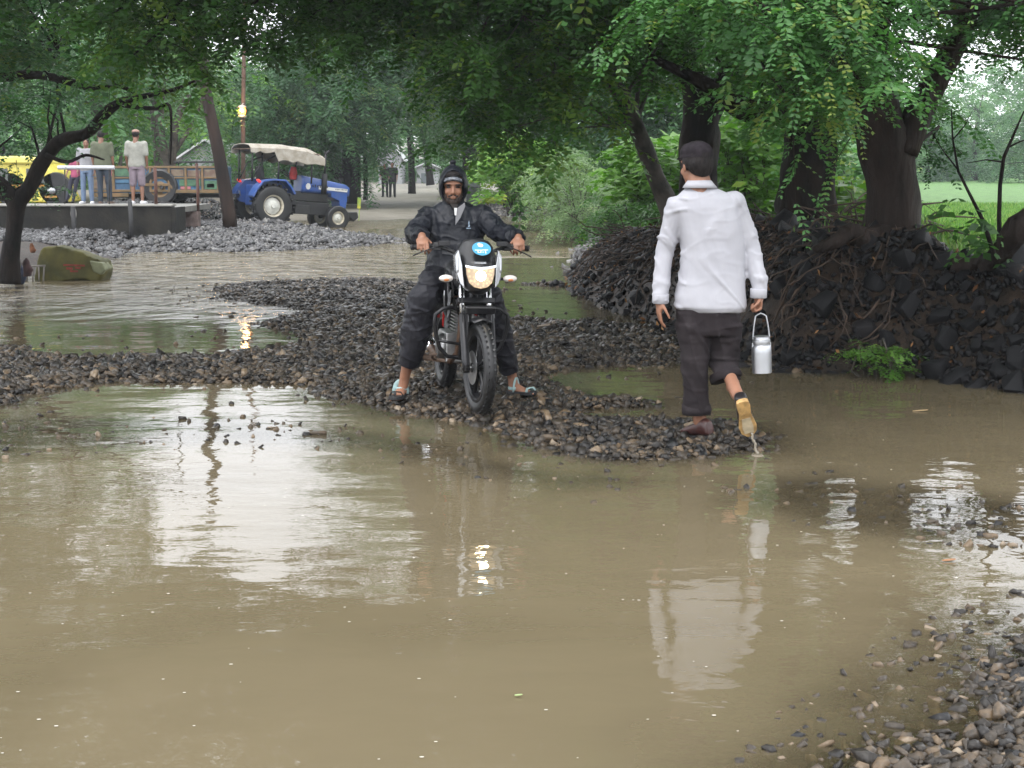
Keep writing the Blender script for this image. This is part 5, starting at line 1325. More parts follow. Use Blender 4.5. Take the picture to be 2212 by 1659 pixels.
# front mudguard
K = MB(M=Matrix.Translation((0, 0, .292)) @ Matrix.Rotation(ST, 4, 'Z')); rs = []
for i in range(15):
    t = math.radians(-14 + 100 * i / 14) ; w = .058 + .010 * math.sin(math.pi * i / 14); rr = .318
    sec = []
    for a in range(9):
        s_ = (a / 8 - .5) * 2; sec.append(Vector((w * s_, (rr - .022 * s_ * s_) * math.sin(-t), (rr - .022 * s_ * s_) * math.cos(t))))
    for a in range(8, -1, -1):
        s_ = (a / 8 - .5) * 2; sec.append(Vector((w * s_ * .94, (rr - .006 - .022 * s_ * s_) * math.sin(-t), (rr - .006 - .022 * s_ * s_) * math.cos(t))))
    rs.append(sec)
K.rings(rs); mg = bp('mudguard', K, M_BLK, smooth=True)
K = MB()
for sx in (-1, 1): K.prism([(-.09, .02), (.03, .05), (.05, -.02), (.02, -.16), (-.01, -.16)], (sx * .070, -.05, .60), (0, 1, 0), (0, 0, 1), (sx * .008, 0, 0))
bp('mudguard_stay', K, M_BLK, mg, bevel=.002)
K = MB(); K.box((0, .0, .655), (.19, .03, .05), Euler((-.5, 0, 0))); bp('front_plate', K, M_BLK, bevel=.006)
# headlight and cowl
hp = Vector((0, -.02, .865))
def face_poly(s): return [(-.098 * s, .066 * s), (-.05 * s, .056 * s), (0, .052 * s), (.05 * s, .056 * s), (.098 * s, .066 * s), (.094 * s, .01 * s), (.078 * s, -.045 * s), (.045 * s, -.074 * s), (0, -.084 * s), (-.045 * s, -.074 * s), (-.078 * s, -.045 * s), (-.094 * s, .01 * s)]
def glowm():
    m_ = bpy.data.materials.new('lit_headlight'); m_.use_nodes = True; N, L = m_.node_tree.nodes, m_.node_tree.links; b = N['Principled BSDF']
    tc = N.new('ShaderNodeTexCoord'); vo = N.new('ShaderNodeTexVoronoi'); vo.inputs['Scale'].default_value = 48; L.new(tc.outputs['Object'], vo.inputs['Vector'])
    cr = N.new('ShaderNodeValToRGB'); e = cr.color_ramp.elements; e[0].color = (1, .74, .38, 1); e[1].color = (.50, .34, .20, 1); e[1].position = .55; L.new(vo.outputs['Distance'], cr.inputs[0])
    b.inputs['Base Color'].default_value = (.12, .115, .10, 1); b.inputs['Specular IOR Level'].default_value = .25; b.inputs['Roughness'].default_value = .15
    L.new(cr.outputs[0], b.inputs['Emission Color']); b.inputs['Emission Strength'].default_value = 1.0
    return m_
K = MB(); K.prism(face_poly(.92), hp + Vector((0, .012, 0)), (-1, 0, 0), (0, -.18, 1), (0, -.03, 0)); hl = bp('headlight', K, glowm(), bevel=.006)
K = MB(); K.ell(hp + Vector((0, .006, .0)), (.034, .020, .034)); bp('bulb', K, mat('bulb_glow', (1, 1, 1), .3, emit=(1, .82, .52), es=42.0), hl, smooth=True)
K = MB(); K.prism([(-.098, .070), (-.05, .060), (0, .056), (.05, .060), (.098, .070), (.096, .056), (.05, .046), (0, .042), (-.05, .046), (-.096, .056)], hp + Vector((0, .013, 0)), (-1, 0, 0), (0, -.18, 1), (0, -.02, 0)); bp('headlight_rim', K, M_CHROME, hl)
def cow(z, w, y0, y1, n=14):
    out = []
    for i in range(n + 1):
        a = math.pi * i / n; out.append(Vector((-w * math.cos(a), y1 + (y0 - y1) * math.sin(a) ** .7, z)))
    return out
K = MB(); rs = []
for z, w, y0, y1 in ((.745, .035, -.06, -.12), (.77, .075, -.02, -.14), (.80, .098, -.005, -.16), (.86, .112, -.012, -.18), (.925, .118, -.03, -.2), (.95, .122, -.04, -.21), (.99, .124, -.085, -.21), (1.04, .112, -.135, -.22), (1.075, .085, -.165, -.22), (1.09, .04, -.18, -.22)):
    rs.append(cow(z, w, y0, y1))
K.rings(rs); cl = bp('cowl', K, M_BLK, remesh=.006, sm=2)
# blue sticker on the cowl
M_BLUE = mat('sticker_blue', (.06, .30, .50), .4); M_STW = mat('sticker_white', (.75, .78, .8), .4)
n_ = Vector((0, .045, .05)).normalized(); sc_ = Vector((-.012, -.076, 1.022)); X_ = Vector((-1, 0, 0)); Y_ = Vector((0, -.70, .71))
nn = X_.cross(Y_) * -1
if nn.y < 0: nn = -nn
o = sc_ + nn * .016
K = MB(); K.prism([(.060 * math.cos(a), .056 * math.sin(a)) for a in [2 * math.pi * i / 28 for i in range(28)]], o, X_, Y_, nn * .003); stk = bp('sticker', K, M_BLUE, cl)
K = MB(); o2 = o + nn * .0035
for a, b, w, h in ((-.020, -.014, .050, .006), (.022, -.012, .036, .006), (-.026, -.026, .006, .022), (-.008, -.024, .006, .018), (.022, -.028, .006, .026), (-.017, -.034, .022, .005), (.006, -.030, .012, .005)):
    K.prism([(a - w / 2, b - h / 2), (a + w / 2, b - h / 2), (a + w / 2, b + h / 2), (a - w / 2, b + h / 2)], o2, X_, Y_, nn * .001)
K.prism([(.017 * math.cos(t) - .004, .014 * math.sin(t) + .026) for t in [2 * math.pi * i / 14 for i in range(14)]], o2, X_, Y_, nn * .0012); K.prism([(-.02, .028), (-.006, .04), (-.010, .048), (-.024, .036)], o2, X_, Y_, nn * .0016)
bp('sticker_print', K, M_STW, stk)
K = MB(); K.box((0, -.035, .948), (.075, .008, .010), Euler((-.6, 0, 0))); bp('cowl_badge', K, M_SILV, cl)
for sx in (-1, 1):
    K = MB(); K.prism([(.098, -.075), (.104, .0), (.108, .065), (.128, .16), (.150, .12), (.146, .03), (.122, -.05)], (0, -.028, .865), (sx, -.25, 0), (0, -.22, 1), (0, -.05, 0)); K.prism([(-.02, .10), (.0, .02), (-.02, -.05), (-.12, .02), (-.16, .11)], (sx * .142, -.06, .88), (0, 1, 0), (0, 0, 1), (sx * -.012, 0, 0))
    bp('side_panel', K, M_SILV, bevel=.004)
    K = MB(); K.tube([(sx * .09, -.11, .845), (sx * .165, -.10, .842)], .010, 10); ind = bp('indicator_stalk', K, M_BLK, smooth=True)
    K = MB(); K.ell((sx * .205, -.095, .845), (.046, .026, .024), n=18, m=12); bp('indicator', K, mat('indicator_lens', (.62, .58, .54), .12, coat=.6), ind, smooth=True)
    K = MB(); K.ell((sx * .205, -.085, .840), (.026, .018, .014)); bp('indicator_bulb', K, mat('indicator_amber', (.6, .22, .08), .3), ind, smooth=True)
    # bars, grips, levers
    K = MB(); K.tube([(0, -.30, .985), (sx * .10, -.30, .99), (sx * .17, -.315, 1.02), (sx * .24, -.34, 1.035), (sx * .37, -.385, 1.025)], .0115, 12); hb = bp('handlebar', K, M_BLKM, smooth=True)
    K = MB(); K.tube([(sx * .255, -.346, 1.035), (sx * .375, -.388, 1.024)], .0175, 14); K.lathe([(.0, 0), (.02, 0), (.02, .014), (.012, .018), (0, .018)], (sx * .372, -.387, 1.0245), (sx, -.33, -.08), 14); bp('grip', K, M_DARK, hb, smooth=True)
    K = MB(); K.box((sx * .225, -.325, 1.035), (.05, .045, .05), Euler((0, 0, sx * -.3))); K.box((sx * .19, -.29, 1.055), (.07, .035, .032)); bp('switch_housing', K, M_BLK, hb, bevel=.005)
    K = MB(); K.tube([(sx * .20, -.30, 1.035), (sx * .26, -.275, 1.028), (sx * .33, -.285, 1.0), (sx * .385, -.30, .975)], [.008, .007, .006, .008], 8, flat=.6); bp('lever', K, M_BLKM, hb, smooth=True)
    # crash guard loop
    K = MB(); P_ = [(sx * .06, -.33, .62), (sx * .13, -.31, .645), (sx * .19, -.30, .635), (sx * .235, -.30, .60), (sx * .24, -.31, .54), (sx * .225, -.32, .46), (sx * .20, -.33, .38), (sx * .15, -.34, .325), (sx * .05, -.35, .31)]
    K.tube(P_, .0135, 12); cg = bp('crash_guard', K, M_BLKM, smooth=True)
    K = MB(); K.tube([(sx * .05, -.34, .40), (sx * .215, -.32, .43)], .010, 8); bp('guard_brace', K, M_BLKM, cg, smooth=True)
K = MB(); K.box((0, -.27, 1.03), (.13, .09, .06)); bp('instrument_panel', K, M_BLK, bevel=.01)
# frame, engine, exhaust
K = MB()
K.tube([(0, -.28, .88), (0, -.34, .74), (0, -.42, .52), (0, -.46, .34), (0, -.62, .28), (0, -.95, .30)], .020, 12); K.tube([(0, -.30, .86), (0, -.55, .80), (0, -.85, .72), (0, -1.1, .74), (0, -1.45, .82)], .018, 12)
for sx in (-1, 1): K.tube([(sx * .08, -.80, .42), (sx * .07, -1.05, .36), (sx * .07, -1.27, .292)], .018, 10); K.tube([(sx * .13, -1.27, .32), (sx * .12, -1.15, .66)], .018, 10)
bp('frame', K, M_BLKM, smooth=True)
K = MB(); K.box((0, -.66, .36), (.26, .30, .20)); K.lathe([(.0, 0), (.085, 0), (.09, .02), (.075, .05), (0, .055)], (.12, -.62, .36), (1, 0, 0), 24); K.lathe([(.0, 0), (.085, 0), (.09, .02), (.07, .045), (0, .05)], (-.12, -.66, .36), (-1, 0, 0), 24); en = bp('engine', K, M_ALU, bevel=.015)
K = MB()
for i in range(8): K.box((0, -.56 - i * .004, .46 + i * .021), (.17 - .004 * i, .15, .008))
K.box((0, -.57, .54), (.11, .11, .19)); K.box((0, -.59, .645), (.13, .12, .05)); bp('cooling_fins', K, M_ALU, en)
K = MB(); K.tube([(.03, -.50, .60), (.045, -.40, .60), (.06, -.345, .54), (.068, -.35, .44), (.075, -.39, .34), (.10, -.5, .27), (.13, -.8, .27), (.15, -1.0, .31)], [.019] * 6 + [.024, .03], 14); ex = bp('exhaust_pipe', K, M_RUST, smooth=True)
K = MB(); K.tube([(.15, -.98, .31), (.16, -1.1, .34), (.17, -1.45, .42)], [.035, .052, .05], 18); bp('silencer', K, M_CHROME, ex, smooth=True)
K = MB(); K.tube([(-.27, -.60, .285), (-.10, -.55, .265), (.10, -.55, .265), (.27, -.60, .285)], .014, 10)
for sx in (-1, 1): K.tube([(sx * .18, -.58, .285), (sx * .29, -.61, .295)], .019, 10)
bp('footpegs', K, M_MUDM, smooth=True)
K = MB(); K.tube([(.19, -.55, .28), (.23, -.45, .30), (.24, -.38, .33)], .008, 8); K.box((.235, -.38, .335), (.05, .03, .012)); bp('brake_pedal', K, M_MUDM)
# tank, shrouds, seat, tail
K = MB(); K.loft([((0, -.30, .80), .05, .05, Vector((1, 0, 0)), Vector((0, 0, 1))), ((0, -.36, .83), .12, .10, Vector((1, 0, 0)), Vector((0, 0, 1))), ((0, -.50, .85), .15, .12, Vector((1, 0, 0)), Vector((0, 0, 1))), ((0, -.65, .83), .14, .10, Vector((1, 0, 0)), Vector((0, 0, 1))), ((0, -.74, .80), .08, .06, Vector((1, 0, 0)), Vector((0, 0, 1)))], 20); bp('fuel_tank', K, M_BLK, remesh=.012, sm=3)
for sx in (-1, 1):
    K = MB(); K.prism([(-.06, .14), (.05, .05), (.07, -.02), (.02, -.13), (-.02, -.05), (-.10, .04)], (sx * .155, -.40, .73), (0, 1, 0), (0, 0, 1), (sx * -.02, 0, 0)); sh = bp('tank_shroud', K, M_BLK, bevel=.006)
    K = MB(); K.prism([(.03, .02), (.055, -.01), (.025, -.11), (.012, -.09)], (sx * .160, -.385, .73), (sx * .25, 1, 0), (0, 0, 1), (sx * .006, 0, 0)); K.prism([(-.01, .06), (.012, .03), (.02, -.13), (.0, -.10)], (sx * .14, -.33, .70), (sx * .9, .3, 0), (0, 0, 1), (0, .006, 0)); bp('shroud_trim', K, M_SILV, sh)
    K = MB(); K.prism([(-.05, .05), (.04, .06), (.03, -.07), (-.03, -.05)], (sx * .14, -.85, .60), (0, 1, 0), (0, 0, 1), (sx * -.02, 0, 0)); K.prism([(0, 0), (.02, .03), (.025, -.06), (.01, -.08)], (sx * .15, -.45, .58), (sx * .8, .5, 0), (0, 0, 1), (0, .008, 0)); bp('side_cover', K, M_REDP, bevel=.004)
K = MB(); K.loft([((0, -.72, .80), .09, .04, Vector((1, 0, 0)), Vector((0, 0, 1))), ((0, -.9, .79), .13, .04, Vector((1, 0, 0)), Vector((0, 0, 1))), ((0, -1.2, .82), .12, .04, Vector((1, 0, 0)), Vector((0, 0, 1))), ((0, -1.45, .86), .08, .03, Vector((1, 0, 0)), Vector((0, 0, 1)))], 18); bp('seat', K, M_DARK, smooth=True)
K = MB(); K.loft([((0, -1.1, .74), .10, .05, Vector((1, 0, 0)), Vector((0, 0, 1))), ((0, -1.5, .80), .08, .04, Vector((1, 0, 0)), Vector((0, 0, 1))), ((0, -1.62, .82), .04, .03, Vector((1, 0, 0)), Vector((0, 0, 1)))], 16); bp('tail', K, M_BLK, smooth=True)
K = MB()
for i_, pp in enumerate(([(.06, -.20, .98), (.16, -.20, .90), (.13, -.24, .72), (.09, -.28, .60)], [(.14, -.22, 1.02), (.12, -.12, .90), (.10, -.12, .75), (.095, -.08, .5), (.09, -.02, .36)], [(-.12, -.24, 1.0), (-.10, -.2, .85), (-.06, -.28, .7), (-.04, -.4, .5)])): K.tube(pp, .0045, 6)
bp('cables', K, M_DARK, smooth=True)
# ================================================================== tractor
M_TBLUE = mat('tractor_blue', (.014, .070, .30), .38, coat=.25, col2=(.045, .09, .26), vscale=4)
M_TBLK = mat('tractor_black', (.014, .014, .015), .55, var=.3, vscale=14)
M_CREAM = mat('cream_rim', (.42, .38, .29), .5, var=.25, vscale=9)
M_HUB = mat('pale_hub', (.55, .55, .50), .5, var=.15, vscale=9)
M_CANV = mat('beige_canvas', (.26, .23, .18), .8, col2=(.38, .35, .30), vscale=6, bump=.02, bscale=7)
M_CANVU = mat('canvas_underside', (.22, .15, .10), .8, var=.25, vscale=12)
M_RED = mat('red_lens', (.6, .03, .02), .3, emit=(1, .06, .03), es=.7)
M_PRINT = mat('bonnet_print', (.62, .62, .60), .5)
tb = pt(565, 487, 42.0)
tb.z = .055
tz = math.radians(32)
tr = thing('tractor', 'blue tractor with a beige canvas canopy standing half in the water by the stone heap', 'tractor', tb, (0, math.radians(4.2), tz))
def tp(name, mb, m_, par=None, **k): return mb.build(name, m_, par or tr, **k)
def twheel(x, y, R, w, lugs, rimr):
    K = MB(); c = (x, y, R); prof = []
    for a in range(11):
        t = math.pi * (a / 10 - .5); prof.append((R - w * .22 + w * .22 * math.cos(t), w * .5 * math.sin(t) / 1.0))
    prof += [(rimr, w * .42), (rimr, -w * .42)]
    K.lathe(prof, c, (0, 1, 0), 44, close=True)
    wh = tp('wheel', K, M_TYRE, auto=40)
    if lugs:
        K = MB()
        for k in range(lugs):
            for sg in (-1, 1):
                a = 2 * math.pi * (k + (.5 if sg > 0 else 0)) / lugs
                d = Vector((math.cos(a), 0, math.sin(a)))
                K.box(Vector(c) + d * (R + .012) + Vector((0, sg * w * .25, 0)), (.05, w * .52, .045), Euler((0, -a + math.pi / 2, 0)).to_quaternion().to_euler())
        tp('tread', K, M_TYRE, wh)
    K = MB(); K.lathe([(rimr + .012, -w * .40), (rimr + .012, w * .40), (rimr - .03, w * .36), (rimr - .045, w * .2), (rimr - .045, -w * .2), (rimr - .03, -w * .36)], c, (0, 1, 0), 40, close=True); rm = tp('rim', K, M_CREAM, wh, auto=35)
    sg = -1 if y < 0 else 1
    K = MB(); K.lathe([(0, -.02), (rimr * .72, -.02), (rimr * .78, .0), (rimr * .60, .02), (rimr * .40, .05), (rimr * .22, .05), (rimr * .20, .10), (0, .10)], (x, y + sg * w * .1, R), (0, sg, 0), 12 if lugs else 20); tp('hub', K, M_HUB, wh, auto=30)
    return wh
for y in (-.62, .62): twheel(0, y, .545, .30, 20, .29)
for y in (-.58, .58): twheel(1.92, y, .335, .19, 0, .18)
K = MB(); K.box((.35, 0, .56), (1.0, .42, .36)); K.box((1.2, 0, .55), (1.3, .34, .34)); K.box((1.25, 0, .86), (1.1, .36, .26)); K.tube([(0, -.55, .545), (0, .55, .545)], .11, 14); K.tube([(1.92, -.52, .34), (1.92, -.1, .42), (1.92, .1, .42), (1.92, .52, .34)], .05, 10); K.box((1.9, 0, .52), (.4, .3, .2)); K.box((.95, -.34, .50), (.42, .22, .24)); K.box((.95, .34, .50), (.42, .22, .24)); K.box((.3, -.45, .42), (.7, .25, .03)); K.box((2.28, 0, .62), (.12, .36, .28)); tp('chassis', K, M_TBLK, bevel=.02)
# bonnet
X1, Z1 = Vector((0, 1, 0)), Vector((0, 0, 1))
K = MB(); K.loft([((.98, 0, 1.18), .26, .21, X1, Z1), ((1.02, 0, 1.18), .29, .235, X1, Z1), ((1.4, 0, 1.16), .285, .21, X1, Z1), ((1.9, 0, 1.13), .27, .18, X1, Z1), ((2.3, 0, 1.10), .25, .155, X1, Z1), ((2.42, 0, 1.06), .22, .13, X1, Z1)], 24, 5); bn = tp('bonnet', K, M_TBLUE, auto=35)
K = MB(); K.prism([(-.30, .16), (.18, .18), (.20, -.05), (.16, -.32), (.02, -.40), (-.04, -.10), (-.28, -.02)], (2.15, -.262, .90), (1, 0, 0), (0, 0, 1), (0, .52, 0)); tp('nose_cowl', K, M_TBLUE, bn, bevel=.015)
K = MB(); K.box((2.435, 0, .98), (.02, .38, .40)); tp('grille', K, M_TBLK, bn, bevel=.008)
for sg in (-1, 1):
    K = MB(); K.box((1.9, sg * .283, 1.10), (.85, .012, .085), Euler((0, .03, 0))); K.prism([(.07 * math.cos(t), .085 * math.sin(t)) for t in [i * .628 for i in range(10)]], (1.16, sg * .287, 1.13), (1, 0, 0), (0, 0, 1), (0, sg * .008, 0)); tp('bonnet_stripe', K, M_PRINT, bn)
    K = MB()
    for j, (dx, w_) in enumerate(((0, .03), (.05, .025), (.09, .03), (.15, .02), (.19, .03), (.24, .03), (.30, .04))): K.box((1.98 + dx, sg * .291, 1.105), (w_ * .8, .006, .034), Euler((0, .03, 0)))
    for j in range(7): K.box((1.30 + j * .07, sg * .291, 1.15), (.03, .006, .06 + .02 * (j % 2)), Euler((0, .25 * (j % 3 - 1), 0)))
    tp('bonnet_lettering', K, M_TBLK, bn)
    # mudguards
    rs = []; y0, y1 = (-.80, -.44) if sg < 0 else (.44, .80)
    K = MB(); pr = [(-.62, .78), (-.52, .98), (-.34, 1.19), (-.05, 1.25), (.30, 1.25), (.44, 1.12), (.60, .92)]
    K.prism(pr + [(a * .94, b - .05) for a, b in pr[::-1]], (0, y0, 0), (1, 0, 0), (0, 0, 1), (0, y1 - y0, 0))
    yi = -.44 if sg < 0 else .44
    K.prism(pr + [(.45, .62), (-.05, .55), (-.5, .62)], (0, yi, 0), (1, 0, 0), (0, 0, 1), (0, sg * .03, 0)); fnd = tp('mudguard', K, M_TBLUE, bevel=.012)
    K = MB(); K.box((-.42, sg * .66, 1.17), (.05, .12, .10), Euler((0, -.9, 0))); tp('tail_light', K, M_RED, fnd, bevel=.01)
    K = MB(); K.prism([(-.14, 0), (.14, .03), (.12, -.10), (-.10, -.14)], (-.52, sg * .50, .90), (0, 1, 0), (-.3, 0, 1), (.02, 0, 0)); tp('mudguard_flap', K, M_SILV, fnd)
K = MB(); K.box((-.18, 0, .80), (.30, .85, .55)); tp('rear_panel', K, M_TBLUE, bevel=.03)
K = MB(); K.box((.10, 0, 1.22), (.42, .42, .10)); K.box((-.12, 0, 1.40), (.10, .40, .34), Euler((0, -.15, 0))); tp('seat', K, M_DARK, bevel=.03)
K = MB(); K.torus((.66, 0, 1.42), .20, .015, (.5, 0, .85), 28, 8); K.tube([(.66, 0, 1.42), (.85, 0, 1.15)], .02, 8); K.tube([(.66 - .17, 0, 1.52), (.66 + .17, 0, 1.32)], .01, 6); K.tube([(.66, -.2, 1.42), (.66, .2, 1.42)], .01, 6); tp('steering_wheel', K, M_TBLK, smooth=True)
K = MB(); K.tube([(1.62, -.30, .95), (1.62, -.30, 1.50)], .075, 18); K.tube([(1.62, -.30, 1.50), (1.62, -.30, 2.02)], .026, 10); K.tube([(1.62, -.30, 2.0), (1.66, -.30, 2.07), (1.72, -.30, 2.12)], .024, 8); K.tube([(1.62, -.30, 2.0), (1.58, -.30, 2.08)], .02, 8); tp('exhaust', K, M_TBLK, smooth=True)
K = MB(); K.tube([(2.2, -.1, 1.26), (2.2, -.1, 1.38)], .03, 8); K.box((2.2, -.1, 1.40), (.1, .1, .05)); tp('air_cap', K, M_TBLK, bn)
K = MB(); K.prism([(0, 0), (.30, .03), (.34, -.12), (.20, -.24), (.10, -.14), (.0, -.12)], (2.36, -.3, .50), (1, 0, 0), (0, 0, 1), (0, .6, 0)); tp('front_weights', K, M_TBLK, bevel=.02)
K = MB(); K.tube([(2.72, -.28, .30), (2.72, -.28, .62)], .012, 8); K.box((2.70, -.28, .78), (.10, .012, .30)); tp('front_marker', K, mat('marker_green', (.14, .33, .08), .5, col2=(.5, .45, .05), vscale=7))
# canopy
K = MB()
for sx, sy in ((-.52, -.45), (-.52, .45), (.18, -.55), (.18, .55), (1.15, -.50), (1.15, .50)): K.tube([(sx, sy, 1.15 if sx < 1 else 1.2), (sx - .02, sy, 2.02)], .024, 8)
for sy in (-.55, .55): K.tube([(-.62, sy, 2.0), (1.35, sy, 1.93)], .018, 8); K.tube([(-.5, sy * .8, 1.2), (-.3, sy * .8, 1.65), (.15, sy * .8, 1.88)], .02, 8)
tp('canopy_frame', K, M_TBLK, smooth=True)
K = MB(); rs = []
for i in range(17):
    x = -.68 + 2.12 * i / 16; sag = .02 * math.sin(i * 1.1); zc = 2.17 - .05 * abs(i / 16 - .45) * 2 - (.12 if i > 12 else 0) * (i - 12) / 4
    vl = .02 + .26 * (1 if 5 < i < 14 else (.25 if i <= 5 else .6)) + .03 * math.sin(i * 2.3)
    top = [(-.68, zc - .14 - vl), (-.67, zc - .12), (-.5, zc - .03 + sag), (-.2, zc), (.2, zc), (.5, zc - .03), (.67, zc - .12), (.68, zc - .14 - vl)]
    rs.append([Vector((x, a, b)) for a, b in top] + [Vector((x, a * .975, b - .02)) for a, b in top[::-1]])
K.rings(rs); tp('canopy', K, M_CANV, smooth=False)
K = MB(); K.box((.33, 0, 1.985), (1.95, 1.28, .012)); tp('canopy_lining', K, M_CANVU)
for (x, y, c) in ((.75, -.2, (.3, .03, .03)), (.95, .3, (.05, .2, .35))):
    K = MB(); K.loft([((x, y, 1.28), .10, .05), ((x, y, 1.45), .12, .07), ((x, y, 1.62), .07, .04)], 12); tp('hanging_cloth', K, mat('cloth%.1f' % x, c, .8, var=.3), remesh=.02, sm=1)

# ================================================================== culvert bridge
M_CONC = mat('dark_wet_concrete', (.010, .010, .009), .7, spec=.2, col2=(.028, .025, .020), vscale=2.6, bump=.01, bscale=14)
M_CONCL = mat('pale_concrete', (.20, .19, .17), .55, col2=(.34, .33, .30), vscale=3, bump=.008, bscale=18)
cb_ = pt(0, 530, 33); cb_.z = -.1
br = thing('culvert', 'dark wet concrete culvert with a pale kerb along its top at left', 'culvert', (cb_.x, 33, -.1))
xl, xr_ = pt(-260, 500, 33).x, pt(372, 500, 33).x
K = MB(br.location)
zt = .79
K.prism([(xl, zt), (xr_, zt), (xr_, -.12), (xr_ - .35, -.12), (xr_ - .85, .0), (xr_ - 1.15, .14), (xl, .14)], (0, 33.0, 0), (1, 0, 0), (0, 0, 1), (0, .32, 0)); K.build('side_wall', M_CONC, br, bevel=.01)
K = MB(br.location); K.box(((xl + xr_) / 2, 33.18, zt + .022), (xr_ - xl + .04, .44, .045)); K.build('kerb', M_CONCL, br, bevel=.008)
K = MB(br.location); K.box(((xl + xr_) / 2 - .05, 35.6, .68), (xr_ - xl - .1, 4.5, .12)); K.build('deck', mat('deck_concrete', (.16, .155, .14), .5, var=.2, vscale=3), br)
K = MB(br.location); K.box((xr_ + .04, 33.5, .30), (.08, 1.0, .93)); K.build('end_wall', M_CONC, br, bevel=.01)
K = MB(br.location); K.box(((xl + xr_) / 2, 35.9, .15), (xr_ - xl, .3, .9)); K.build('back_wall', mat('rubble_wall', (.10, .07, .06), .8, col2=(.24, .18, .16), vscale=6, bump=.03, bscale=9), br)
def post(lbl, u, v0, v1, Y, rad, m_, g='posts by the culvert'):
    a = pt(u, v1, Y); h = pt(u, v0, Y).z - a.z
    K = MB(a); K.tube([a, a + Vector((.01, 0, h * .5)), a + Vector((0, 0, h))], rad, 10); K.ell(a + Vector((0, 0, h)), (rad * 1.05, rad * 1.05, rad * .5))
    o = K.build('post', m_, None, smooth=True); o.location = a; tag(o, lbl, 'post', g)
M_RUSTP = mat('rusty_post', (.05, .022, .016), .7, col2=(.11, .045, .03), vscale=6)
post('black post in front of the culvert nearest the gnarled tree', 161, 448, 540, 32.6, .05, M_TBLK)
post('black post in front of the culvert\'s open middle bay', 284, 436, 540, 32.6, .045, M_TBLK)
post('dark brown post on the culvert kerb beside the man in the cap', 337, 362, 447, 33.1, .036, M_RUSTP)
post('rusty post standing before the painted trailer right of the culvert', 428, 354, 470, 36.2, .035, M_RUSTP)
a = pt(125, 362, 32.9); b = pt(247, 362, 32.9)
K = MB(a); K.tube([a, b], .042, 14); o = K.build('white_rail', mat('white_rail_paint', (.52, .53, .56), .35, emit=(1, 1, 1), es=.0), None, auto=40); o.location = a
K2 = MB(a)
for u in (140, 236): K2.tube([pt(u, 362, 32.98), pt(u, 441, 33.1)], .014, 8)
K2.build('rail_leg', M_TBLK, o, smooth=True); tag(o, 'white horizontal rail in front of the people on the culvert', 'rail')
K = MB(); e0 = pt(535 - 375, 472, 32.9)
# pale plaque and hanging rag on the wall
e0 = pt(159, 461, 32.985)
K = MB(e0); K.ell(e0, (.065, .012, .14)); o = K.build('plaque', M_CONCL, None, smooth=True); o.location = e0; tag(o, 'small pale oval plaque on the culvert side wall', 'plaque')
# ---- yellow slab and low pale fence at the left water edge
M_YEL = mat('yellow_paint', (.055, .055, .016), .8, col2=(.12, .105, .025), vscale=3, bump=.01, bscale=8)
g0 = gp(150, 606, 0.0)
K = MB(g0)
pl = [(72, 606), (78, 560), (92, 534), (130, 530), (175, 545), (215, 558), (226, 582), (212, 600), (170, 594), (120, 604)]
pp_ = [pt(u, v + (9 if v > 590 else 0), g0.y) for u, v in pl]
K.add(pp_ + [p + Vector((.05, .45, -.04)) for p in pp_], [list(range(10))[::-1], list(range(10, 20))] + [[i, (i + 1) % 10, 10 + (i + 1) % 10, 10 + i] for i in range(10)])
yo = K.build('yellow_slab', M_YEL, None, remesh=.035, sm=2, disp=lambda p, n: .03 * mnoise.noise(p * 4) + .012 * mnoise.noise(p * 14)); yo.location = g0; tag(yo, 'leaning yellow painted slab with faded red marks at the left water edge', 'slab')
K = MB(g0)
for (u, v, w, h) in ((160, 573, 48, 4), (150, 580, 14, 5), (168, 579, 12, 4), (160, 586, 18, 4)):
    c_ = pt(u, v, g0.y - .03); K.box(c_, (w / 158, .006, h / 158), Euler((0, .03, 0)))
K.build('red_mark', mat('faded_red', (.22, .035, .02), .7, var=.3, vscale=20), yo)
K = MB(g0); c_ = pt(213, 578, g0.y - .03); K.prism([(-.13, .10), (.05, .07), (.09, -.03), (.04, -.11), (-.08, -.06)], c_, (1, 0, 0), (0, 0, 1), (0, .5, 0)); K.build('pale_corner', mat('pale_yellow', (.17, .18, .10), .7, var=.2), yo, bevel=.02)
f0 = gp(0, 606); K = MB(f0); Yf = f0.y - .1
K.tube([pt(-60, 575, Yf), pt(30, 576, Yf), pt(98, 574, Yf)], .014, 8)
for i in range(13): K.tube([pt(-52 + i * 12.3, 575, Yf), pt(-52 + i * 12.3 + (i % 3 - 1) * 2, 612, Yf)], .012 + .008 * (i % 4 == 1), 7)
fo = K.build('low_fence', mat('weathered_pale', (.22, .20, .18), .7, var=.3), None, smooth=True); fo.location = f0; tag(fo, 'low pale picket rail standing in the water at the far left', 'fence')
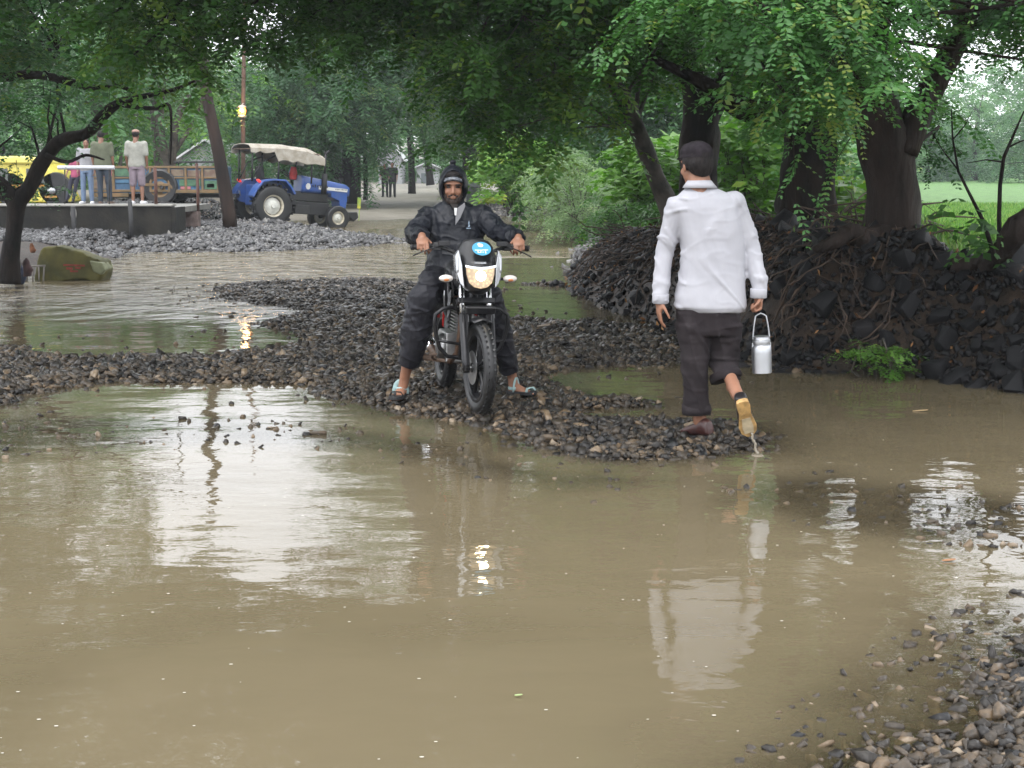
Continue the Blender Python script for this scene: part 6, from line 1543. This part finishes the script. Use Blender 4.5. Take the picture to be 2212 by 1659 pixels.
for i, (u, v, c, s) in enumerate([(8, 585, (.16, .05, .02), .11), (30, 560, (.12, .11, .10), .16), (58, 578, (.06, .03, .03), .12), (42, 590, (.04, .05, .09), .15), (70, 535, (.16, .06, .025), .08)]):
    c_ = pt(u, v, 21.3 + .1 * i); K = MB(c_)
    K.loft([(c_ + Vector((0, 0, -s)), s * .5, s * .4), (c_ + Vector((.02, 0, -.3 * s)), s * .62, s * .45), (c_ + Vector((-.01, 0, s * .5)), s * .45, s * .35), (c_ + Vector((0, 0, s * 1.1)), s * .15, s * .15)], 12)
    o = K.build('cloth_bundle', mat('bundle%d' % i, c, .8, var=.4, vscale=12), None, remesh=.03, sm=2, disp=lambda p, n: .02 * mnoise.noise(p * 9)); o.location = c_
    tag(o, ['dull orange rag behind the low pale fence', 'grey rag hanging on the foot of the gnarled trunk', 'dull red box-like bundle behind the low fence', 'dark blue bundle at the foot of the gnarled trunk', 'small dull orange rag tied on the gnarled trunk'][i], 'rag', 'rags around the gnarled tree')
# ---- painted trailer
M_TRB = mat('trailer_blue', (.03, .07, .14), .5, col2=(.06, .16, .26), vscale=4)
M_TRO = mat('trailer_orange', (.12, .085, .04), .6, col2=(.20, .12, .05), vscale=5)
M_TRG = mat('trailer_green', (.06, .14, .08), .5, var=.3)
M_TRC = mat('trailer_cream', (.20, .16, .11), .6, col2=(.13, .08, .055), vscale=7)
M_TRP = mat('trailer_pink', (.40, .14, .15), .5, var=.2)
Yt = 41.0
t0 = pt(345, 440, Yt); t0.z = .69
trl = thing('trailer', 'farm trailer with colourful painted side panels parked behind the culvert', 'trailer', t0)
def TX(u): return pt(u, 400, Yt).x - t0.x
def TZ(v): return pt(300, v, Yt).z - t0.z
K = MB(); K.box(((TX(195) + TX(474)) / 2, .9, (TZ(360) + TZ(418)) / 2), (TX(474) - TX(195), 1.8, TZ(360) - TZ(418))); body = K.build('trailer_body', M_TRB, trl, bevel=.02)
K = MB()
for v, h in ((361, 5), (384, 3.5), (412, 5)): K.box(((TX(195) + TX(474)) / 2, -.02, TZ(v)), (TX(474) - TX(195), .05, h / 83))
for u in (197, 246, 284, 326, 366, 402, 438, 472): K.box((TX(u), -.025, (TZ(360) + TZ(415)) / 2), (.06, .06, TZ(360) - TZ(415)))
K.prism([(TX(360), TZ(396)), (TX(380), TZ(417)), (TX(474), TZ(417)), (TX(474), TZ(412)), (TX(384), TZ(412)), (TX(366), TZ(396))], (0, -.06, 0), (1, 0, 0), (0, 0, 1), (0, .05, 0))
K.prism([(TX(300), TZ(396)), (TX(300), TZ(402)), (TX(366), TZ(402)), (TX(366), TZ(396))], (0, -.065, 0), (1, 0, 0), (0, 0, 1), (0, .05, 0))
K.box((TX(240), -.02, TZ(421)), (.9, .06, .10)); K.build('painted_rail', M_TRO, body, bevel=.006)
for j, (u0, u1, v0, v1, m_) in enumerate(((200, 222, 364, 381, M_TRC), (224, 243, 365, 381, M_TRP), (249, 281, 364, 381, M_TRG), (330, 362, 366, 381, M_TRC), (370, 398, 366, 381, M_TRC), (406, 434, 368, 382, M_TRC), (442, 468, 366, 384, M_TRC), (200, 243, 387, 408, M_TRC), (249, 281, 388, 396, M_TRB), (388, 434, 388, 402, M_TRG), (390, 412, 403, 409, M_TRP), (442, 470, 390, 409, M_TRG), (447, 464, 396, 406, M_TRP))):
    K = MB(); K.box(((TX(u0) + TX(u1)) / 2, -.012, (TZ(v0) + TZ(v1)) / 2), (TX(u1) - TX(u0), .03, TZ(v0) - TZ(v1))); K.build('painted_panel', m_, body, bevel=.012)
for (u, yy) in ((345, .05), (345, 1.75)):
    K = MB(); K.lathe([(.42, -.12), (.47, -.09), (.48, 0), (.47, .09), (.42, .12), (.26, .10), (.26, -.10)], (TX(u), yy, .40), (0, 1, 0), 36, close=True); w = K.build('wheel', M_TYRE, trl, auto=35)
    K = MB(); K.lathe([(.27, -.08), (.27, .08), (.2, .05), (.06, .04), (0, .05), (0, -.08), (.06, -.09), (.2, -.03)], (TX(u), yy, .40), (0, 1, 0), 28, close=True); K.build('rim', M_TRO, w)
K = MB(); K.box(((TX(195) + TX(500)) / 2, .9, TZ(424)), (TX(500) - TX(195), .5, .10)); K.tube([(TX(350), -.1, .40), (TX(350), 1.8, .40)], .05, 8); K.build('underframe', M_TBLK, trl)
# open flat load behind with pale bundles (seen between the pole and the rear post)
a = pt(425, 350, 43.5); K = MB(a); K.box(a, (1.25, .1, .05)); ro_ = K.build('rack', M_TBLK, None, bevel=.01); ro_.location = a; tag(ro_, 'black flat rack above the rear end of the painted trailer', 'rack')
K = MB(a)
for sx in (-.5, 0, .5): K.tube([a + Vector((sx, 0, 0)), a + Vector((sx, 0, -.45))], .02, 8)
K.build('rack_leg', M_TBLK, ro_)
# ---- yellow lorry cab
M_LOR = mat('lorry_yellow', (.62, .52, .06), .4, coat=.3, col2=(.72, .62, .12), vscale=4)
M_GLS = mat('cab_glass', (.05, .06, .05), .08, spec=.8)
l0 = pt(40, 441, 40.0); l0.z = .70
lo = thing('lorry', 'yellow lorry cab half hidden behind the gnarled tree at the far left', 'lorry', l0)
def LX(u): return pt(u, 400, 40.0).x - l0.x
def LZ(v): return pt(60, v, 40.0).z - l0.z
K = MB(); W1 = LX(128)
K.prism([(LX(-130), LZ(352)), (LX(95), LZ(352)), (LX(112), LZ(372)), (LX(118), LZ(405)), (LX(132), LZ(438)), (LX(-130), LZ(438))], (0, 0, 0), (1, 0, 0), (0, 0, 1), (0, 1.9, 0)); cb2 = K.build('cab', M_LOR, lo, bevel=.04)
K = MB(); K.prism([(LX(-60), LZ(337)), (LX(70), LZ(337)), (LX(96), LZ(346)), (LX(97), LZ(354)), (LX(-60), LZ(354))], (0, -.08, 0), (1, 0, 0), (0, 0, 1), (0, 2.05, 0)); K.build('roof', mat('lorry_roof', (.85, .78, .25), .4, col2=(.7, .6, .12), vscale=3), lo, bevel=.05)
K = MB(); K.prism([(LX(58), LZ(364)), (LX(84), LZ(364)), (LX(98), LZ(395)), (LX(58), LZ(395))], (0, -.012, 0), (1, 0, 0), (0, 0, 1), (0, .03, 0)); K.prism([(LX(-60), LZ(364)), (LX(18), LZ(364)), (LX(18), LZ(396)), (LX(-60), LZ(396))], (0, -.012, 0), (1, 0, 0), (0, 0, 1), (0, .03, 0)); K.build('window', M_GLS, cb2)
K = MB(); K.box((LX(45), -.03, LZ(402)), (1.2, .05, .06)); K.box((LX(110), -.03, LZ(425)), (.3, .05, .05)); K.build('trim', mat('lorry_trim', (.4, .2, .04), .5), cb2)
for u in (20, 118):
    K = MB(); K.lathe([(.0, -.1), (.40, -.1), (.42, 0), (.40, .1), (0, .1)], (LX(u), .1, .36), (0, 1, 0), 28); K.build('wheel', M_TYRE, lo, auto=35)
K = MB(); K.ell((LX(112), -.05, LZ(412)), (.11, .06, .09)); K.build('headlight', M_SILV, cb2, smooth=True)

# ---- people on the culvert and on the far track (same care, smaller in view)
def small_person(lbl, u, vfeet, Y, H, top, bottom, skin, pose='stand', face=1, hat=None, shorts=False, lean=0.0, z=None, group=None, arm=(0, 0), shoes=None, wide=1.0):
    b = pt(u, vfeet, Y); 
    if z is not None: b.z = z
    root = thing('person', lbl, 'person', b, group=group)
    s = H / 1.72; f = face
    def P_(x, y, zz): return Vector((x * s + lean * zz * s, y * s * f, zz * s))
    B_ = MB()
    R0 = basis((0, -1 * f, 0)) if f > 0 else basis((0, 1, 0))
    head(B_, P_(0, 0, 1.585), basis((0.15, -1.0 * f, -.05)), s)
    B_.loft([(P_(0, .0, .92), .13 * s, .09 * s), (P_(0, 0, 1.1), .12 * s, .085 * s), (P_(0, 0, 1.35), .15 * s, .09 * s), (P_(0, 0, 1.45), .08 * s, .06 * s)], 14)
    L_ = []
    for sx in (-1, 1):
        sh, el, wr = P_(sx * .18, 0, 1.40), P_(sx * (.235 + arm[0]), .02 - arm[1] * .5, 1.12), P_(sx * (.225 + arm[0]), -.06 - arm[1], .88 + arm[1] * .8)
        B_.cap(sh, el, .045 * s, .038 * s); B_.cap(el, wr, .037 * s, .025 * s)
        hand(B_, wr, (el - wr) * -1, (-sx, 0, 0), 1 if sx * f > 0 else -1, (.3, .4, .3), s)
        hp_, kn, an = P_(sx * .09, 0, .90), P_(sx * (.10 if pose == 'stand' else .10), -.02, .49), P_(sx * .11, .0, .09)
        B_.cap(hp_, kn, .08 * s, .052 * s); B_.cap(kn, kn.lerp(an, .35), .05 * s, .052 * s); B_.cap(kn.lerp(an, .35), an, .052 * s, .032 * s)
        foot(B_, P_(sx * .11, .05, .01), P_(sx * .14, -.20, .01), s=s)
        L_.append((sh, el, wr, hp_, kn, an))
    B_.build('body', skin, root, remesh=.013, sm=2)
    K = MB(); K.ell(P_(0, .02, 1.63), (.086 * s, .10 * s, .085 * s)); K.build('hair', M_HAIR, root, smooth=True)
    if hat is not None:
        K = MB(); K.ell(P_(0, .0, 1.68), (.095 * s, .11 * s, .055 * s)); K.box(P_(0, -.12, 1.665), (.12 * s, .08 * s, .012)); K.build('cap', hat, root, smooth=True)
    K = MB(); K.loft([(P_(0, 0, 1.46), .07 * s, .06 * s), (P_(0, 0, 1.43), .185 * s * wide, .105 * s), (P_(0, 0, 1.32), .205 * s * wide, .125 * s), (P_(0, 0, 1.1), .175 * s * wide, .11 * s), (P_(0, 0, .9), .185 * s * wide, .125 * s), (P_(0, 0, .86), .17 * s * wide, .11 * s)], 20)
    for sh, el, wr, *_ in L_: K.cap(sh, sh.lerp(el, .85), .080 * s, .066 * s)
    for sh, *_ in L_: K.ell(sh + Vector((0, 0, -.01)), .088 * s)
    K.build('shirt', top, root, remesh=.02, sm=2, disp=lambda p, n: .010 * mnoise.noise(Vector((p.x * 9 + p.z * 3, p.y * 6, p.z * 5))))
    K = MB(); K.loft([(P_(0, 0, .98), .155 * s, .11 * s), (P_(0, 0, .82), .17 * s, .115 * s)], 16)
    for sh, el, wr, hp_, kn, an in L_:
        if shorts: K.cap(hp_, kn.lerp(hp_, .0), .098 * s, .088 * s)
        else: K.cap(hp_, kn, .095 * s, .070 * s); K.cap(kn, an.lerp(kn, .05), .070 * s, .058 * s)
    K.build('shorts' if shorts else 'trousers', bottom, root, remesh=.014, sm=2, disp=lambda p, n: .008 * mnoise.noise(p * 9))
    for sx in (-1, 1):
        K = MB(); a_, b_ = P_(sx * .11, .06, .045), P_(sx * .145, -.20, .035)
        K.cap(a_, b_, .048 * s, .040 * s); K.build('shoe', shoes or M_DARK, root, smooth=True)
    return root
C = lambda n, c, **k: mat(n, c, .8, var=.15, vscale=8, **k)
small_person('man in a tan cap, beige shirt and grey shorts standing on the culvert', 298, 440, 36.5, 1.70, C('beige_shirt', (.30, .30, .265)), C('mauve_shorts', (.20, .16, .19)), M_SKIN2, face=-1, hat=C('tan_cap', (.30, .19, .15)), shorts=True, z=.745, group='people on the culvert', shoes=C('white_shoe', (.6, .6, .62)), wide=1.1)
small_person('man in an olive shirt and dark trousers partly hidden behind the crooked branch', 228, 440, 36.2, 1.68, C('olive_shirt', (.10, .11, .07)), C('dark_trousers', (.02, .03, .045)), M_SKIN2, face=-1, z=.745, group='people on the culvert', lean=-.03, shoes=C('brown_shoe', (.08, .05, .035)), wide=1.15)
small_person('person in faded blue jeans half hidden behind the white rail', 190, 440, 36.9, 1.52, C('grey_shirt', (.30, .30, .32)), C('blue_jeans', (.12, .17, .26)), M_SKIN2, face=1, z=.745, group='people on the culvert', shoes=C('white_shoe', (.6, .6, .62)))
small_person('person in a pink and maroon top bending behind the white rail', 150, 440, 38.2, 1.20, C('maroon_top', (.30, .06, .12)), C('navy_lower', (.03, .03, .05)), M_SKIN2, face=1, z=.745, group='people on the culvert', lean=.25, arm=(.05, .1))
M_SIL = C('dark_clothes', (.012, .012, .016)); M_SIL2 = C('dark_clothes_warm', (.022, .014, .014))
small_person('left of the two dark-clothed walkers standing on the far track', 832, 432, 78, 1.66, M_SIL2, M_SIL, M_SKIN2, face=1, z=.0, group='pair on the far track', arm=(0, .15))
small_person('right, slightly taller, of the two dark-clothed walkers on the far track', 848, 431, 78, 1.74, M_SIL, M_SIL, M_SKIN2, face=1, z=.0, group='pair on the far track')
for o in [o for o in bpy.data.objects if o.get('group') == 'pair on the far track']: o.location.z = bh(o.location.x, o.location.y) - .02
# ---- poles and the lit lamp
M_POLE = mat('wet_pole_wood', (.009, .006, .005), .7, spec=.2, col2=(.032, .019, .014), vscale=3, stretch=(1, 1, .2), bump=.006, bscale=20)
b = pt(497, 470, 36.0)
K = MB(b); K.tube([b + Vector((0, 0, -.3)), pt(495, 462, 36.0), pt(472, 330, 36.0), pt(450, 225, 36.1), pt(437, 150, 36.2), pt(429, 40, 36.4), pt(424, -110, 36.6)], [.17, .155, .14, .13, .12, .11, .09], 16, rough=.08)
o = K.build('wooden_pole', M_POLE, None, smooth=True); o.location = b; tag(o, 'tilted dark wooden pole at the tractor\'s rear, leaning left', 'pole')
b = pt(526, 452, 50.0); b.z = bh(b.x, b.y)
lp = thing('street_lamp', 'brown pole carrying a small glowing orange lamp behind the tractor', 'street lamp', b)
K = MB(b); K.tube([b, pt(525, 250, 50), pt(527, 100, 50), pt(528, -28, 50)], [.075, .07, .06, .05], 12); K.build('pole', mat('brown_pole', (.13, .075, .055), .7, var=.25), lp, smooth=True)
lc = pt(523, 240, 49.82)
K = MB(b); K.ell(lc, (.125, .10, .155)); K.build('bulb', mat('sodium_glow', (1, .6, .2), .4, emit=(1.0, .26, .02), es=3.0), lp, smooth=True)
K = MB(b); K.ell(lc + Vector((0, -.07, .0)), (.06, .045, .08)); K.build('filament', mat('sodium_core', (1, .8, .4), .4, emit=(1.0, .46, .10), es=20.0), lp, smooth=True)
K = MB(b); K.lathe([(.06, -.20), (.13, -.19), (.13, -.14), (.09, -.12)], lc, (0, 0, 1), 16); K.lathe([(.0, .20), (.10, .17), (.15, .12), (.14, .115), (.0, .15)], lc, (0, 0, 1), 16); K.tube([lc + Vector((0, 0, .19)), lc + Vector((.03, .15, .25))], .02, 8); K.build('lamp_housing', mat('lamp_grey', (.45, .38, .34), .5), lp, smooth=True)
# ---- pale buildings seen through the trees
M_WALL = mat('pale_wall', (.28, .29, .30), .7, var=.06, vscale=1); M_ROOF = mat('tin_roof', (.55, .56, .58), .4, var=.1)
def shed(lbl, u0, u1, vt, vb, Y, gable, D=5):
    a, b_ = pt(u0, vb, Y), pt(u1, vb, Y); z1 = pt(u0, vt, Y).z; a.z = min(a.z, bh(a.x, Y)) - .05
    root = thing('building', lbl, 'building', a, group='pale sheds behind the trees'); w = b_.x - a.x; h = z1 - a.z
    K = MB(); K.prism([(0, 0), (w, 0), (w, h), (w / 2, h + gable), (0, h)], (0, 0, 0), (1, 0, 0), (0, 0, 1), (0, D, 0)); wl_ = K.build('wall', M_WALL, root)
    K = MB(); e = .25
    K.prism([(-e, h - e * gable / w * 2 + .02), (w / 2, h + gable + .05), (w + e, h - e * gable / w * 2 + .02), (w + e, h - e * gable / w * 2 + .10), (w / 2, h + gable + .14), (-e, h - e * gable / w * 2 + .10)], (0, -.25, 0), (1, 0, 0), (0, 0, 1), (0, D + .5, 0)); K.build('roof', M_ROOF, root)
    for fx in ((.3, .7) if w > 3 else (.5,)):
        K = MB(); K.box((w * fx, -.005, h * .35), (.9, .05, h * .62)); K.build('door', mat('shed_door', (.10, .12, .13), .6), wl_)
shed('white gabled shed glimpsed behind the tilted wooden pole', 395, 500, 340, 430, 62, .6)
shed('long pale wall glimpsed beneath the feathery tree behind the tractor bonnet', 640, 752, 338, 400, 66, .35)
shed('small grey hut with a pointed roof at the end of the track behind the walkers', 818, 868, 340, 398, 118, 1.2, 4)
shed('low blue-grey shed closing the far track left of the hooded rider', 900, 945, 362, 388, 120, .3, 4)
# ---- grey cabinet beside the far bank, and the small stones in the water
c0 = pt(1021, 428, 62); c0.z = bh(c0.x, c0.y)
cn = thing('cabinet', 'grey metal cabinet with darker lower half by the far track', 'cabinet', c0)
K = MB(); K.box((0, 0, .55), (.52, .4, 1.1)); K.build('cabinet_body', mat('cabinet_grey', (.16, .18, .18), .5, var=.2), cn, bevel=.05)
K = MB(); K.box((0, -.21, .42), (.42, .03, .66)); K.build('door', mat('cabinet_dark', (.04, .045, .045), .4), cn, bevel=.02)
K = MB(); K.box((0, -.02, 1.03), (.56, .48, .10)); K.build('lid', mat('cabinet_top', (.30, .34, .34), .4), cn, bevel=.03)
def stone(lbl, u, v, rx, ry, rz, tint, seed, mt=None, z=0.0):
    c_ = gp(u, v, 0.0); tv, tf = rock_templates(1, 16, 1.0, seed)[0]
    vs = tv * np.array([rx, ry, rz]); me = np_mesh('stone', vs, tf, 3, {'tint': np.full(len(vs), tint)})
    o = link_mesh('stone', me, mt or M_GRAV); o.location = c_ + Vector((0, 0, z)); tag(o, lbl, 'stone', 'single stones in the water')
stone('flat grey stone lying alone in the shallow water below the gravel bar', 690, 938, .085, .05, .028, .62, 71, z=.008)
stone('small triangular stone poking out near the pale reflections', 500, 873, .025, .02, .03, .3, 72)
stone('tiny brown stone alone in the middle of the big puddle', 1283, 1085, .022, .02, .016, .6, 73)
stone('small rusty stone breaking the surface at the right of the puddle', 2140, 1158, .045, .03, .022, .75, 74)
stone('pale stone in the shallows at the far left edge', 12, 990, .025, .02, .02, .9, 75)
def leafo(lbl, u, v, L, c, n):
    c_ = gp(u, v, .006); K = MB(); K.prism([(L * math.cos(t), L * .28 * math.sin(t) * (1 - .3 * math.cos(t))) for t in [i * .5236 for i in range(12)]], (0, 0, 0), (1, 0, .05), (.1, 1, 0), (0, 0, .003)); o = K.build('floating_leaf', mat(n, c, .4), None); o.location = c_; o.rotation_euler = (0, 0, .2); tag(o, lbl, 'leaf', 'leaves afloat')
leafo('long straw-coloured leaf afloat before the stone bank', 1988, 887, .055, (.42, .30, .16), 'straw_leaf')
leafo('tiny green leaf afloat in the middle foreground', 1120, 1502, .012, (.35, .45, .2), 'green_leaf')
leafo('orange leaf afloat right of the lifted shoe', 2050, 1210, .03, (.35, .17, .08), 'orange_leaf')
# curled pale root lying on the gravel behind the bike
c_ = gp(1185, 703, .07); K = MB(c_); K.tube([gp(1160, 705, .07), gp(1175, 703, .09), gp(1190, 700, .16), gp(1200, 698, .15), gp(1206, 708, .07)], [.008, .012, .012, .010, .006], 8)
o = K.build('dry_root', mat('pale_root', (.25, .20, .15), .7), None, smooth=True); o.location = c_; tag(o, 'curled pale dry root lying on the gravel right of the motorcycle', 'root')
pl_ = bpy.data.lights.new('lamp_light', 'POINT'); pl_.energy = 35; pl_.color = (1, .6, .25); pl_.shadow_soft_size = .12
plo = bpy.data.objects.new('lamp_light', pl_); COL.objects.link(plo); plo.location = lc + Vector((0, -.25, 0))
# ---- foam flecks: pale discs painted for raindrops and reflections on the near water
r = np.random.default_rng(81); n = 230
x = r.uniform(-2.2, 2.2, n); y = 4 + 5.5 * r.random(n); hh = height(x, y)[0]; q = (hh < -.05); x, y = x[q], y[q]; n = len(x)
sz = r.uniform(.0015, .0045, n); a = r.random(n) * 6.28
t6 = np.arange(6) * np.pi / 3
vs = np.stack([x[:, None] + np.cos(t6 + a[:, None]) * sz[:, None] * 1.6, y[:, None] + np.sin(t6 + a[:, None]) * sz[:, None], np.full((n, 6), .0025)], -1)
fo = link_mesh('glint_flecks', np_mesh('glint_flecks', vs.reshape(-1, 3), np.arange(n * 6), 6), mat('glint', (.55, .52, .44), .6)); tag(fo, 'tiny pale foam flecks standing in for raindrops and reflections on the muddy water', 'glint', kind='stuff')
# ================================================================== damp air
hm = bpy.data.materials.new('haze'); hm.use_nodes = True
N, L = hm.node_tree.nodes, hm.node_tree.links; N.clear()
ho = N.new('ShaderNodeOutputMaterial'); pv = N.new('ShaderNodeVolumePrincipled')
pv.inputs['Color'].default_value = (.86, .92, .96, 1); pv.inputs['Density'].default_value = .0008; pv.inputs['Anisotropy'].default_value = .2
L.new(pv.outputs[0], ho.inputs['Volume'])
K = MB(); K.box((0, 150, 22), (900, 740, 64)); hz = K.build('haze', hm, None); tag(hz, kind='stuff'); hz['label'] = 'pale rain haze thickening towards the far trees'
print('objects', len(bpy.data.objects), 'faces', sum(len(o.data.polygons) for o in COL.objects if o.type == 'MESH'))
